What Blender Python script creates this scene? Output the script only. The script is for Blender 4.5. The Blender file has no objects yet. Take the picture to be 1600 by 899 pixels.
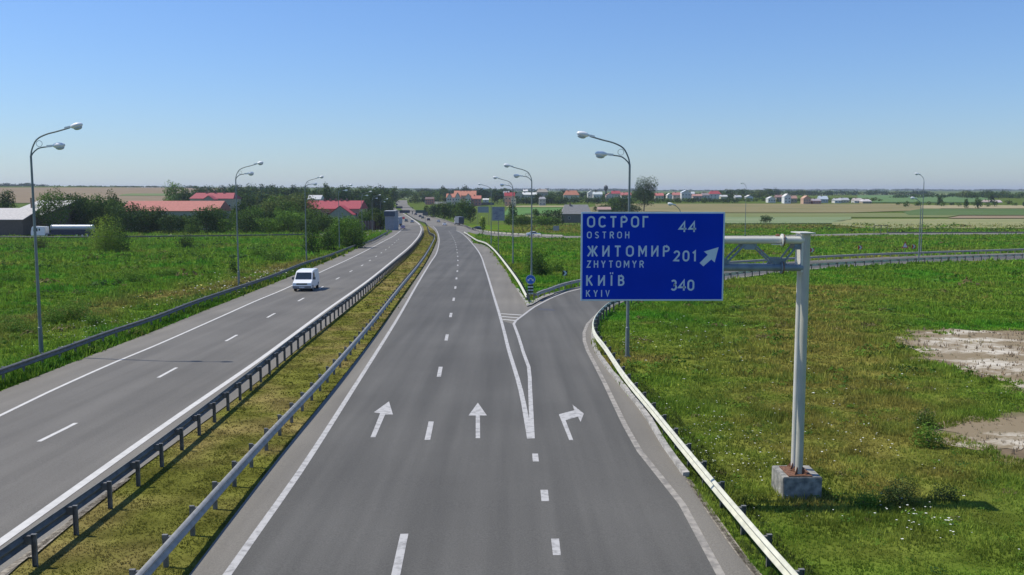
import bpy, bmesh, math, random
import numpy as np
from mathutils import Vector, Matrix
from mathutils.geometry import tessellate_polygon
random.seed(7); RNG = np.random.default_rng(7)
S = bpy.context.scene; COL = S.collection; rad = math.radians
# ---------------------------------------------------------------- camera, sky, sun, exposure
F, CX, CY = 1430.0, 800.0, 449.5          # focal length in photo pixels, photo centre
HC = 8.08                                 # eye height above the road under the bridge
PITCH = math.atan((CY-302)/F)
SLOPE = 0.01594                           # the motorway runs slightly downhill
cam = bpy.data.cameras.new('camera'); camo = bpy.data.objects.new('camera', cam); COL.objects.link(camo)
cam.sensor_width = 36; cam.lens = 36*F/1600; cam.clip_start = .1; cam.clip_end = 30000
camo.location = (0, 0, HC); camo.rotation_euler = (math.pi/2-PITCH, 0, 0); S.camera = camo
SUN_EL = rad(56); SAZ = math.atan2(-.975, .222)
w = bpy.data.worlds.new('World'); S.world = w; w.use_nodes = True
nt = w.node_tree; bg = nt.nodes['Background']; sk = nt.nodes.new('ShaderNodeTexSky')
sk.sky_type = 'NISHITA'; sk.sun_disc = False; sk.sun_elevation = SUN_EL; sk.sun_rotation = SAZ
sk.altitude = 0; sk.air_density = 1.25; sk.dust_density = .15; sk.ozone_density = 4.0
tint = nt.nodes.new('ShaderNodeVectorMath'); tint.operation = 'MULTIPLY'; tint.inputs[1].default_value = (.56, .71, 1.0)
nt.links.new(sk.outputs[0], tint.inputs[0]); nt.links.new(tint.outputs[0], bg.inputs[0]); bg.inputs[1].default_value = .135
sl = bpy.data.lights.new('sun', 'SUN'); sl.energy = 4.7; sl.angle = rad(.5); sl.color = (1, .95, .85)
so = bpy.data.objects.new('sun', sl); COL.objects.link(so)
sd = Vector((math.sin(SAZ)*math.cos(SUN_EL), math.cos(SAZ)*math.cos(SUN_EL), math.sin(SUN_EL)))
so.rotation_euler = sd.to_track_quat('Z', 'Y').to_euler()
S.view_settings.view_transform = 'Standard'; S.view_settings.look = 'None'
S.view_settings.exposure = 0.0; S.view_settings.gamma = 1
# ---------------------------------------------------------------- terrain height
PY = [-400, 0, 430, 480, 540, 600, 700, 800, 900, 1000, 1500, 2500, 4000, 6000, 9000, 14000]
PZ = [6.4, 0, -430*SLOPE, -7.35, -7.3, -7.0, -6.1, -3.7, -1.3, .8, 2.9, 4.6, 13.5, 24, 38, 52]
def sstep(t): t = np.clip(t, 0, 1); return t*t*(3-2*t)
def gz(x, y):
    z = np.interp(y, PY, PZ)
    z = z + 17*sstep((-np.asarray(x)-240)/600)*sstep((np.asarray(y)-700)/1000)
    return z
def G(x, y): return float(gz(x, y))
ct, st = math.cos(PITCH), math.sin(PITCH)
def ray(u, v):
    a = (u-CX)/F; b = (CY-v)/F
    return Vector((a, ct+b*st, -st+b*ct))
def U(u, v, h=0.0):                       # photo pixel -> point on the ground (or h above it)
    d = ray(u, v); t0 = 2.0; t = t0
    f = lambda t: HC+d.z*t-G(d.x*t, d.y*t)-h
    while f(t) > 0 and t < 13000: t0 = t; t *= 1.04
    lo, hi = t0, t
    for _ in range(40):
        m = (lo+hi)/2
        if f(m) > 0: lo = m
        else: hi = m
    p = d*lo
    return Vector((p.x, p.y, HC+p.z))
def P(u, d):                              # photo column + distance -> ground point
    z = 0
    for _ in range(3):
        dep = d*ct+(HC-z)*st; x = (u-CX)/F*dep; z = G(x, d)
    return Vector((x, d, z))
def ZV(v, d): return HC-d*math.tan(PITCH+math.atan((v-CY)/F))   # height seen on row v at distance d
def PXM(d): return d/F                    # metres per photo pixel
# ---------------------------------------------------------------- helpers
def tag(o, label=None, cat=None, group=None, kind=None):
    if label: o['label'] = label
    if cat: o['category'] = cat
    if group: o['group'] = group
    if kind: o['kind'] = kind
    return o
def thing(name, label, cat, loc=(0, 0, 0), rz=0, group=None):
    o = bpy.data.objects.new(name, None); COL.objects.link(o); o.location = loc; o.rotation_euler = (0, 0, rz)
    o.empty_display_size = .2
    return tag(o, label, cat, group)
class MB:
    def __init__(s): s.v = []; s.f = []
    def add(s, vs, fs):
        n = len(s.v); s.v += [tuple(p) for p in vs]; s.f += [tuple(i+n for i in f) for f in fs]; return s
    def box(s, x0, x1, y0, y1, z0, z1, M=None):
        vs = [Vector(p) for p in ((x0,y0,z0),(x1,y0,z0),(x1,y1,z0),(x0,y1,z0),(x0,y0,z1),(x1,y0,z1),(x1,y1,z1),(x0,y1,z1))]
        if M: vs = [M@p for p in vs]
        return s.add(vs, [(3,2,1,0),(4,5,6,7),(0,1,5,4),(1,2,6,5),(2,3,7,6),(3,0,4,7)])
    def tube(s, pts, r, n=10, cap=True):
        pts = [Vector(p) for p in pts]; rs = r if isinstance(r, (list, tuple)) else [r]*len(pts)
        vs = []; fs = []; L = len(pts); up = None
        for i, p in enumerate(pts):
            t = (pts[min(i+1, L-1)]-pts[max(i-1, 0)]).normalized()
            if up is None:
                up = Vector((0, 0, 1)) if abs(t.z) < .9 else Vector((0, 1, 0))
            a = t.cross(up).normalized(); b = a.cross(t).normalized(); up = b
            for k in range(n):
                q = 2*math.pi*k/n; vs.append(p+(a*math.cos(q)+b*math.sin(q))*rs[i])
        for i in range(L-1):
            for k in range(n):
                k2 = (k+1) % n; fs.append((i*n+k, i*n+k2, (i+1)*n+k2, (i+1)*n+k))
        if cap: fs.append(tuple(range(n))[::-1]); fs.append(tuple((L-1)*n+k for k in range(n)))
        return s.add(vs, fs)
    def prism(s, poly, x0, x1, shrink=None):      # polygon in (y,z), extruded along x; shrink(z)-> width factor
        n = len(poly); g = shrink or (lambda z: 1); c = (x0+x1)/2
        A = [(c+(x0-c)*g(z), y, z) for y, z in poly]; B = [(c+(x1-c)*g(z), y, z) for y, z in poly]
        fs = [(i, (i+1) % n, n+(i+1) % n, n+i) for i in range(n)]
        tr = tessellate_polygon([[Vector((0, y, z)) for y, z in poly]])
        fs += [tuple(t) for t in tr]+[tuple(i+n for i in t)[::-1] for t in tr]
        return s.add(A+B, fs)
    def ell(s, c, r, nu=12, nv=8):
        vs = [(c[0], c[1], c[2]+r[2])]; fs = []
        for i in range(1, nv):
            a = math.pi*i/nv
            for k in range(nu):
                q = 2*math.pi*k/nu; vs.append((c[0]+r[0]*math.sin(a)*math.cos(q), c[1]+r[1]*math.sin(a)*math.sin(q), c[2]+r[2]*math.cos(a)))
        vs.append((c[0], c[1], c[2]-r[2])); e = len(vs)-1
        for k in range(nu): fs.append((0, 1+k, 1+(k+1) % nu)); fs.append((e, e-nu+(k+1) % nu, e-nu+k))
        for i in range(nv-2):
            for k in range(nu):
                a = 1+i*nu+k; b = 1+i*nu+(k+1) % nu; fs.append((a, a+nu, b+nu, b))
        return s.add(vs, fs)
    def build(s, name, m, parent=None, smooth=False, bevel=0):
        me = bpy.data.meshes.new(name); me.from_pydata(s.v, [], s.f)
        bm = bmesh.new(); bm.from_mesh(me); bmesh.ops.recalc_face_normals(bm, faces=bm.faces)
        if bevel: bmesh.ops.bevel(bm, geom=[e for e in bm.edges if len(e.link_faces) == 2 and e.calc_face_angle(0) > .5], offset=bevel, segments=2, affect='EDGES')
        bm.to_mesh(me); bm.free()
        me.materials.append(m); o = bpy.data.objects.new(name, me); COL.objects.link(o)
        if smooth:
            for p in me.polygons: p.use_smooth = True
            try: me.set_sharp_from_angle(angle=rad(40))
            except Exception: pass
        if parent: o.parent = parent
        return o
def npmesh(name, V, Fc, C, m, parent=None, nrm=None):  # numpy mesh: Fc (n,3) or (n,4), C per-vertex colours
    me = bpy.data.meshes.new(name); k = Fc.shape[1]
    me.vertices.add(len(V)); me.vertices.foreach_set('co', V.astype(np.float32).ravel())
    me.loops.add(Fc.size); me.loops.foreach_set('vertex_index', Fc.astype(np.int32).ravel())
    me.polygons.add(len(Fc)); me.polygons.foreach_set('loop_start', np.arange(0, Fc.size, k, dtype=np.int32))
    me.update(calc_edges=True); me.validate()
    if C is not None:
        a = me.color_attributes.new('Col', 'FLOAT_COLOR', 'POINT')
        a.data.foreach_set('color', np.concatenate([C, np.ones((len(C), 1))], 1).astype(np.float32).ravel())
    if nrm is not None: me.normals_split_custom_set_from_vertices(nrm.astype(np.float32).tolist())
    me.materials.append(m); o = bpy.data.objects.new(name, me); COL.objects.link(o)
    if parent: o.parent = parent
    return o
_m = {}
def mat(name, col, rough=.7, metal=0, var=.12, scale=3.0, attr=False, trans=0, bump=0, alpha=None, spec=.5, detail=4, vec=None, col2=None, lo=.35, hi=.65):
    if name in _m: return _m[name]
    m = bpy.data.materials.new(name); m.use_nodes = True; n = m.node_tree; b = n.nodes['Principled BSDF']; L = n.links.new
    b.inputs['Roughness'].default_value = rough; b.inputs['Metallic'].default_value = metal
    b.inputs['Specular IOR Level'].default_value = spec
    geo = n.nodes.new('ShaderNodeNewGeometry'); mp = n.nodes.new('ShaderNodeMapping'); L(geo.outputs['Position'], mp.inputs[0])
    if vec: mp.inputs['Scale'].default_value = vec
    no = n.nodes.new('ShaderNodeTexNoise'); no.inputs['Scale'].default_value = scale; no.inputs['Detail'].default_value = detail
    if detail > 10: no.inputs['Roughness'].default_value = .72
    L(mp.outputs[0], no.inputs['Vector'])
    rp = n.nodes.new('ShaderNodeMapRange'); rp.inputs[1].default_value = lo; rp.inputs[2].default_value = hi
    L(no.outputs[0], rp.inputs[0])
    if attr:
        at = n.nodes.new('ShaderNodeAttribute'); at.attribute_name = 'Col'; src = at.outputs['Color']
        rp.inputs[3].default_value = 1-var; rp.inputs[4].default_value = 1+var
        mx = n.nodes.new('ShaderNodeVectorMath'); mx.operation = 'SCALE'; L(src, mx.inputs[0]); L(rp.outputs[0], mx.inputs['Scale']); out = mx.outputs[0]
    else:
        mx = n.nodes.new('ShaderNodeMix'); mx.data_type = 'RGBA'
        c2 = col2 if col2 else tuple(c*(1+var) for c in col); c1 = col if col2 else tuple(c*(1-var) for c in col)
        mx.inputs['A'].default_value = (*c1, 1); mx.inputs['B'].default_value = (*c2, 1)
        L(rp.outputs[0], mx.inputs['Factor']); out = mx.outputs['Result']
    L(out, b.inputs['Base Color'])
    if bump:
        bp = n.nodes.new('ShaderNodeBump'); bp.inputs['Strength'].default_value = bump; bp.inputs['Distance'].default_value = .05
        L(no.outputs[0], bp.inputs['Height']); L(bp.outputs[0], b.inputs['Normal'])
    if trans:
        tr = n.nodes.new('ShaderNodeBsdfTranslucent'); ms = n.nodes.new('ShaderNodeMixShader'); ms.inputs[0].default_value = trans
        L(out, tr.inputs[0]); L(b.outputs[0], ms.inputs[1]); L(tr.outputs[0], ms.inputs[2]); L(ms.outputs[0], n.nodes['Material Output'].inputs[0])
    _m[name] = m; return m
M_ground = mat('ground_cover', (0,0,0), .95, attr=True, var=.35, scale=.9, detail=8, bump=.15, spec=.0)
M_grass = mat('grass_blades', (0,0,0), .9, attr=True, var=.15, scale=.5, trans=.35, spec=.0)
M_leaf = mat('leaves', (0,0,0), .8, attr=True, var=.18, scale=.35, trans=.25, spec=.08)
M_petal = mat('petals', (.7,.7,.6), .8, var=.1, scale=20)
M_bark = mat('bark', (.10,.08,.06), .9, var=.3, scale=6)
def asphalt(name, c, streak):
    m = mat(name, c, .85, var=streak, scale=1.0, vec=(1.1, .035, .05), detail=5, spec=.25)
    n = m.node_tree; L = n.links.new; b = n.nodes['Principled BSDF']
    geo = n.nodes['Geometry']; sp = n.nodes.new('ShaderNodeTexNoise'); sp.inputs['Scale'].default_value = 28; sp.inputs['Detail'].default_value = 3
    pa = n.nodes.new('ShaderNodeTexNoise'); pa.inputs['Scale'].default_value = .12; pa.inputs['Detail'].default_value = 5
    L(geo.outputs['Position'], sp.inputs['Vector']); L(geo.outputs['Position'], pa.inputs['Vector'])
    a = n.nodes.new('ShaderNodeMapRange'); a.inputs[1].default_value = .25; a.inputs[2].default_value = .75; a.inputs[3].default_value = .78; a.inputs[4].default_value = 1.22; L(sp.outputs[0], a.inputs[0])
    c2 = n.nodes.new('ShaderNodeMapRange'); c2.inputs[1].default_value = .3; c2.inputs[2].default_value = .7; c2.inputs[3].default_value = .88; c2.inputs[4].default_value = 1.12; L(pa.outputs[0], c2.inputs[0])
    mu = n.nodes.new('ShaderNodeMath'); mu.operation = 'MULTIPLY'; L(a.outputs[0], mu.inputs[0]); L(c2.outputs[0], mu.inputs[1])
    src = b.inputs['Base Color'].links[0].from_socket; vm = n.nodes.new('ShaderNodeVectorMath'); vm.operation = 'SCALE'
    L(src, vm.inputs[0]); L(mu.outputs[0], vm.inputs['Scale']); L(vm.outputs[0], b.inputs['Base Color'])
    return m
M_lane = asphalt('lane_asphalt', (.105,.100,.087), .14)
M_lane2 = asphalt('pale_lane_asphalt', (.141,.131,.111), .11)
M_should = asphalt('shoulder_asphalt', (.183,.168,.139), .09)
M_paint = mat('road_paint', (.27,.26,.24), .8, scale=5, detail=9, col2=(.45,.435,.405), lo=.32, hi=.52)
M_paintw = mat('fresh_road_paint', (.56,.54,.49), .8, var=.08, scale=3)
M_conc = mat('concrete', (.34,.32,.28), .9, var=.3, scale=4, detail=8, bump=.3)
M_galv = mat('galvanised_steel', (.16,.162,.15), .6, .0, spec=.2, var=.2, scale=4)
M_galvlit = mat('sunlit_galvanised_steel', (.36,.35,.315), .6, .0, spec=.25, var=.15, scale=4)  # lit copy of the galvanised steel, sun on the rails put into the colour
M_postm = mat('post_steel', (.17,.165,.15), .6, .1, var=.25, scale=6)
M_creamlit = mat('sunlit_cream_steel', (.60,.58,.44), .5, .1, var=.12, scale=3)  # cream rail paint, brightened and yellowed to carry the sunlight on it
M_dark = mat('dark_steel', (.10,.11,.11), .6, .3)
M_pole = mat('lamp_pole_steel', (.19,.22,.215), .5, .3, scale=2)
M_head = mat('lamp_housing', (.82,.82,.80), .35, 0, var=.05)
M_bowl = mat('lamp_glass', (.45,.52,.55), .15, 0, var=.05)
M_blue = mat('sign_blue', (.001,.034,.43), .6, var=.06, scale=.8, spec=.08)
M_slet = mat('sign_lettering', (.50,.62,.70), .6, var=.05)
M_gal2 = mat('gantry_paint', (.58,.55,.46), .55, .05, scale=2.2, col2=(.66,.64,.56), detail=8)
M_gry = mat('gantry_grey', (.20,.245,.27), .55, .2, var=.2, scale=3, detail=8)
M_rust = mat('rust', (.16,.075,.04), .9, var=.4, scale=12)
M_black = mat('black_rubber', (.02,.02,.02), .8, var=.1)
M_glass = mat('dark_glass', (.02,.03,.035), .08, 0, var=.1, spec=.8)
M_white = mat('white_paint', (.80,.80,.78), .3, 0, var=.03)
M_hub = mat('wheel_metal', (.45,.45,.45), .4, .6)
M_light = mat('headlamp_glass', (.6,.62,.62), .1, .2)
M_tail = mat('tail_light', (.35,.02,.02), .3)
# ---------------------------------------------------------------- geometry of the roads (photo pixels -> ground)
def sheet(name, poly, m, dz, label=None, kind='structure'):
    tr = tessellate_polygon([[Vector((p.x, p.y, 0)) for p in poly]])
    mb = MB(); mb.add([(p.x, p.y, p.z+dz) for p in poly], [tuple(t) for t in tr])
    o = mb.build(name, m); 
    if sum((p.normal.z for p in o.data.polygons)) < 0: o.data.flip_normals()
    return tag(o, kind=kind)
def catm(pts, step):                       # smooth resampled path through world points
    n = len(pts); out = []
    for i in range(n-1):
        p0, p1, p2, p3 = pts[max(i-1, 0)], pts[i], pts[i+1], pts[min(i+2, n-1)]
        L = (p2-p1).length; k = max(1, int(L/step))
        d = lambda a, b: max((b-a).length**.5, 1e-3)
        t1 = d(p0, p1); t2 = t1+d(p1, p2); t3 = t2+d(p2, p3); t0 = 0
        for j in range(k):
            t = t1+(t2-t1)*j/k
            A1 = p0*((t1-t)/(t1-t0))+p1*((t-t0)/(t1-t0)) if i > 0 else p1
            A2 = p1*((t2-t)/(t2-t1))+p2*((t-t1)/(t2-t1))
            A3 = p2*((t3-t)/(t3-t2))+p3*((t-t2)/(t3-t2)) if i+2 < n else p2
            if i == 0: A1 = A2
            if i+2 >= n: A3 = A2
            B1 = A1*((t2-t)/(t2-t0))+A2*((t-t0)/(t2-t0)); B2 = A2*((t3-t)/(t3-t1))+A3*((t-t1)/(t3-t1))
            out.append(B1*((t2-t)/(t2-t1))+B2*((t-t1)/(t2-t1)))
    out.append(pts[-1]); return out
def world(px, ext0=None, ext1=None, h=0, step=2.5):  # smooth ground path from pixels; ext0 = extend start to this world y
    w_ = [U(u, v, h) for u, v in px]
    for p in w_: p.z = G(p.x, p.y)
    if ext0 is not None:
        d = w_[0]-w_[1]; k = (ext0-w_[0].y)/d.y if abs(d.y) > 1e-6 else 0; q = w_[0]+d*k; q.z = G(q.x, q.y); w_.insert(0, q)
    r = catm(w_, step)
    for p in r: p.z = G(p.x, p.y)
    return r
def resample(pts, step):
    out = [pts[0]]; acc = 0.0; nxt = step
    for a, b in zip(pts, pts[1:]):
        L = (b-a).length
        while acc+L >= nxt:
            out.append(a.lerp(b, (nxt-acc)/L)); nxt += step
        acc += L
    return out
def ribbon(mb, path, width, dz):
    n = len(path); vs = []
    for i, p in enumerate(path):
        t = path[min(i+1, n-1)]-path[max(i-1, 0)]; nr = Vector((t.y, -t.x, 0)).normalized()*width/2
        for q in (p-nr, p+nr): vs.append((q.x, q.y, G(q.x, q.y)+dz))
    mb.add(vs, [(2*i, 2*i+1, 2*i+3, 2*i+2) for i in range(n-1)])
def line(px, width, name='edge_line', m=None, ext0=None, dz=.009, h=0):
    mb = MB(); ribbon(mb, world(px, ext0, h=h), width, dz); return tag(mb.build(name, m or M_paint), kind='structure')
def loft(name, rows, m, dz, nu=8, nv=6, kind='structure', attr=None):   # rows: (v, u_left, u_right)
    vs = []; fs = []; R = []
    for (v0, a0, b0), (v1, a1, b1) in zip(rows, rows[1:]):
        for k in range(nv): t = k/nv; R.append((v0+(v1-v0)*t, a0+(a1-a0)*t, b0+(b1-b0)*t))
    R.append(rows[-1])
    for v, a, b in R:
        for j in range(nu+1):
            p = U(a+(b-a)*j/nu, v); vs.append((p.x, p.y, p.z+dz))
    for i in range(len(R)-1):
        for j in range(nu):
            q = i*(nu+1)+j; fs.append((q, q+1, q+nu+2, q+nu+1))
    o = MB().add(vs, fs).build(name, m)
    if sum((p.normal.z for p in o.data.polygons)) < 0: o.data.flip_normals()
    return tag(o, kind=kind)
pxF = [(355,899),(402,832),(467,740),(553,606.5),(620,500),(652,444.5),(673,410),(681,398),(685.5,383),(686,373),(684,364),(680.5,357.5),(677,354)]
pxH = [(713,360.6),(720,364),(728.7,371),(737.5,380.6),(746,391),(752.5,402.5),(757.5,417.5),(762.5,432.5),(768,451),(773.7,470),(781,493.7),(787.5,517.5),(794.5,546),(813.8,611),(828,686)]
pxI = [(802.5,506.3),(810,526),(818,552),(826,573.8),(828.4,611),(831.6,686)]
pxK = [(802.5,507),(806,501.5),(820,491),(835,480),(848.8,472.5),(867.5,463.4),(885,457),(907.5,451.5),(980,439.5),(1060,427),(1133,418),(1267,409.5),(1438,401.5),(1650,395.5)]
pxJ = [(1126,899),(1066,788.6),(999.8,706),(961.5,634),(945.5,600.5),(926,563),(918,548),(913,533),(912.5,520),(918,506.7),(930,494),(950,480),(985,463),(1060,446.5),(1133,435.5),(1267,419.5),(1438,409.5),(1650,403)]
pxA = [(0,650),(72,615),(180,566.4),(240,541.6),(350,493),(400,470.6),(440,454),(496,427.8),(556,400),(600,377),(615,369),(625,361.5),(629,358)]
pxC = [(0,848.5),(266,659),(400,566.6),(442.8,535),(505,488.6),(572.7,440.5),(622,400.8),(640,385.5),(653,371),(657.5,362),(658,357),(656,352.5)]
pxEdgeE = [(295,899),(400,760),(489,648),(604,502),(650,436),(671,402),(680,384),(683,374),(682,366),(677,359),(669,353)]
pxEdgeD = [(12,899),(44,870),(102,822),(146.5,787),(200,746),(380,614),(478,535),(558,471),(604,427),(636,396),(652,380),(661,368),(662.5,360),(660,353)]
pxEdgeL = [(0,612),(105,570),(240,518),(320,485.6),(400,454),(532,400),(565,384),(603,367)]
pxIsl = [(730,362.5),(741,380),(756,383),(770,394),(780,410),(790,422.5),(797.5,435),(808,452.5),(820,470),(822.5,477.5),(830,476),(847.5,466),(866,458.8),(885,453.8),(907,449),(980,437.5),(1060,424.5),(1133,415.5),(1267,407.5),(1438,400),(1650,394)]
pxEdgeR = [(1186,899),(1155,864),(1111,802),(1071,744),(1040,700),(1000,637.6),(983,618),(963,593),(950,577),(933,553),(926.5,537),(925,520),(927.5,507),(938,493.5),(956,481),(990,466),(1060,449),(1133,438),(1267,421.5),(1438,411),(1650,404.5)]
wEdgeE = world(pxEdgeE, -20); wEdgeD = world(pxEdgeD, -20); wEdgeL = world(pxEdgeL, -20)
wIsl = [U(*p) for p in pxIsl[:2]]+world(pxIsl[1:9])[1:]+world(pxIsl[9:])
wEdgeR = world(pxEdgeR, -20)
ramp_far = [U(u, v) for u, v in ((669,352.6),(727,352.6),(737,357.5),(752,361),(800,366),(886,369),(1000,369.5),(1200,368),(1387,364),(1650,363.4),(1650,366.8),(1387,367.3),(1200,371),(1000,373),(830,371.8),(770,369),(745,366.3))]
polyR = wEdgeE[:-1]+ramp_far+wIsl+wEdgeR[::-1]
side = [U(u, v) for u, v in ((612,352.8),(659.5,352.8))]
polyL = wEdgeL+[U(612,363), ]+side+wEdgeD[::-1][1:]
sheet('road', polyR, M_should, .004); sheet('road', polyL, M_should, .004)
sheet('road', [U(u, v) for u, v in ((-80,373.4),(-80,367.5),(300,366.2),(560,362.5),(610,358.5),(611,365.4),(604,367),(560,368.4),(300,371.6),(130,373))], M_should, .007)
wF = world(pxF, -20); wK = world(pxK); wJ = world(pxJ, -20); wH = world(pxH); wA = world(pxA, -20); wC = world(pxC, -20)
sheet('road', wF+[U(713,354)]+wH[:[i for i, p in enumerate(wH) if p.y < U(0,505).y][0]]+wK+wJ[::-1], M_lane, .010)
sheet('road', wA+[U(650,353)]+wC[::-1], M_lane2, .010)
farR = [(352.9,669,728),(349,664,712),(345.5,656,700),(342,648,690),(339,642.5,676),(335,637,666),(331,632,655),(327,627,645),(320,618,637),(313,619,636)]
farL = [(353.1,612,660),(349,611,656),(345,612,650),(342,612,645),(339,612,641),(335,611,634),(331,606,627),(327,601,619),(320,596,613),(313,598,612)]
loft('road', farR, M_should, .06); loft('road', farL, M_should, .06)
MK = .015
line(pxF, .20, ext0=-5, dz=MK); line(pxH, .20, dz=MK); line(pxI, .18, dz=MK+.004); line(pxK[:9], .18, dz=MK); line(pxJ[:13], .20, ext0=-5, dz=MK, m=mat('worn_edge_paint', (.19,.175,.15), .85, scale=4, detail=9, col2=(.34,.31,.26), lo=.35, hi=.6))
line(pxA, .17, ext0=-5, dz=MK, m=M_paintw); line(pxC, .27, ext0=-5, dz=MK, m=M_paintw)
line([(656,352),(652,348.5),(646,344),(638,338.5),(630,333.8)], .5, dz=.12, m=M_paintw)
for a, b in (((782.5,490.6),(815,492.8)),((783.8,495),(811,497.2)),((785.5,499.6),(806,501.4))): line([a, b], .3, 'hatch_line', dz=MK-.001, m=M_paintw)
def dashes(px, ys, L=3.0, wd=.16, m=None, name='lane_dash'):
    path = resample(world(px, 5, step=.8), .25); mb = MB()
    for y0 in ys:
        seg = [p for p in path if y0 <= p.y <= y0+L]
        if len(seg) > 1: ribbon(mb, seg, wd, MK)
    tag(mb.build(name, m or M_paint), kind='structure')
yd = U(632,832).y
dashes([(618.4,899),(632.6,832),(670.8,674),(687.2,581),(698,527.5),(704.4,492.5),(708.8,468.4),(711.5,449.8),(713.3,435.6),(714.6,424),(715.2,414.8),(715.4,407),(714.6,396),(711.5,380),(706,368),(700,360)], [yd-3+12*k for k in range(-1, 30)], wd=.2)
yd = U(122,660).y
dashes([(62,690),(122,660),(263,582),(362,528.5),(426,492),(472,467.6),(505,448),(529,434.7),(549,423.8),(567,414.4),(580,406),(605,389),(620,376.5),(628,368),(634,359)], [yd-3+12*k for k in range(-2, 18)], m=M_paintw, wd=.17)
for q in (((831.5,709.6),(840.6,709.6),(842,722),(832.5,722)),((844.4,766.4),(856,766.4),(858,784),(846,784)),((861,842.7),(873.5,842.7),(876.4,868.5),(864,868.5))):
    sheet('lane_dash', [U(*p) for p in q], M_paint, MK)
sheet('arrow_marking', [U(*p) for p in ((579,684),(586.5,684),(601.8,648.5),(614,648.5),(607.8,627.9),(584.2,645),(594,646.5))], M_paint, MK)
sheet('arrow_marking', [U(*p) for p in ((743.3,685.5),(743.3,650),(732,650),(746.7,630),(760.8,650),(749.8,650),(750.2,685.5))], M_paint, MK)
sheet('arrow_marking', [U(*p) for p in ((889.4,688.6),(895.7,688.6),(883.7,657.4),(903,651.7),(907.2,660),(912.2,647),(894.4,632.9),(897.4,641.8),(873.2,648.2))], M_paint, MK)
sheet('road_patch', [U(*p) for p in ((840,482),(865,483.6),(868,486),(842,485))], mat('tar', (.07,.07,.075), .8), MK)
line([(1075,750),(1090,771),(1111,803),(1133,835),(1155,865),(1186,900)], .16, 'road_edge', dz=MK-.002, ext0=5, m=mat('edge_dirt', (.16,.135,.10), .95, scale=7, detail=9, col2=(.34,.30,.23), lo=.4, hi=.6))
line([(200,747.5),(146.5,788.5),(102,823.5),(44,871.5)], .18, 'road_edge', dz=MK-.002, ext0=5, m=_m['edge_dirt'])
# kerbs
def kerb(px, wd, hh, label, m=None):
    path = world(px, step=1.2); n = len(path); vs = []; fs = []
    for i, p in enumerate(path):
        t = path[min(i+1, n-1)]-path[max(i-1, 0)]; nr = Vector((t.y, -t.x, 0)).normalized()
        for a, z in ((-wd/2, -.05), (-wd/2+.02, hh), (wd/2, hh), (wd/2, -.05)):
            q = p+nr*a; j = random.uniform(-.015, .015); vs.append((q.x+j, q.y, G(q.x, q.y)+z+(j if z > 0 else 0)))
    for i in range(n-1):
        for k in range(4): fs.append((4*i+k, 4*i+(k+1) % 4, 4*i+4+(k+1) % 4, 4*i+4+k))
    fs += [(0, 1, 2, 3), tuple(4*(n-1)+k for k in (3, 2, 1, 0))]
    return tag(MB().add(vs, fs).build('kerb', m or M_conc), kind='structure')
kerb([(1072,744),(1040,699),(1000,636.6),(983,617),(963,592),(950,576),(933.5,552),(927.5,537),(926,521),(928,510)], .2, .12, '')
kerb([(808.5,452.5),(814,461),(820.5,470.5)], .2, .12, '')
sheet('kerb', [U(*p, .10) for p in ((819,469),(823,478),(831,476),(848,466),(866,459),(862,457.5),(846,463),(832,469.4))], M_conc, .0)
mbk = MB()
for a, b in zip([U(*p) for p in ((823,478.5),(831,476.5),(848,466.5),(866,459.4),(885,454.2),(907,450))], [U(*p) for p in ((831,476.5),(848,466.5),(866,459.4),(885,454.2),(907,450),(950,443))]):
    mbk.add([a+Vector((0,0,-.02)), b+Vector((0,0,-.02)), b+Vector((0,0,.12)), a+Vector((0,0,.12)), a+Vector((0,.18,-.02)), b+Vector((0,.18,-.02)), b+Vector((0,.18,.12)), a+Vector((0,.18,.12))], [(0,1,2,3),(4,5,6,7),(3,2,6,7),(0,3,7,4),(1,2,6,5)])
tag(mbk.build('kerb', M_conc), kind='structure')
# ---------------------------------------------------------------- ground sheet with colour zones
_ph = RNG.uniform(0, 6.28, 200); _an = RNG.uniform(0, math.pi*2, 200)
def nz(x, y, wl, k=0, n=9):
    s = 0
    for i in range(n):
        a = _an[(k*17+i) % 200]; f = 2*math.pi/(wl*(.6+.9*((i*37+k*11) % 10)/10))
        s = s+np.sin((x*math.cos(a)+y*math.sin(a))*f+_ph[(k*23+i*3) % 200])
    return s/math.sqrt(n)
def inpoly(x, y, poly):
    r = np.zeros(x.shape, bool); n = len(poly); j = n-1
    for i in range(n):
        a, b = poly[i], poly[j]
        if a.y != b.y:
            c = ((a.y > y) != (b.y > y)) & (x < (b.x-a.x)*(y-a.y)/(b.y-a.y)+a.x); r ^= c
        j = i
    return r
med_poly = wEdgeD+wEdgeE[::-1]; med_col = wC+wF[::-1]
GREEN = np.array((.094,.154,.018)); LUSH = np.array((.056,.150,.014)); OLIVE = np.array((.146,.154,.027)); BROWN = np.array((.172,.130,.040)); DRY = np.array((.198,.158,.056))
soil = [[U(*p) for p in q] for q in (
    ((1408,528),(1440,519),(1490,514),(1560,517),(1660,524),(1680,640),(1600,612),(1570,590),(1520,584),(1475,570),(1440,548)),
    ((1478,664),(1520,652),(1600,650),(1700,652),(1700,700),(1560,700),(1490,692)))]
def mix(a, b, t): return a*(1-t[:, None])+b*t[:, None]
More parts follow.
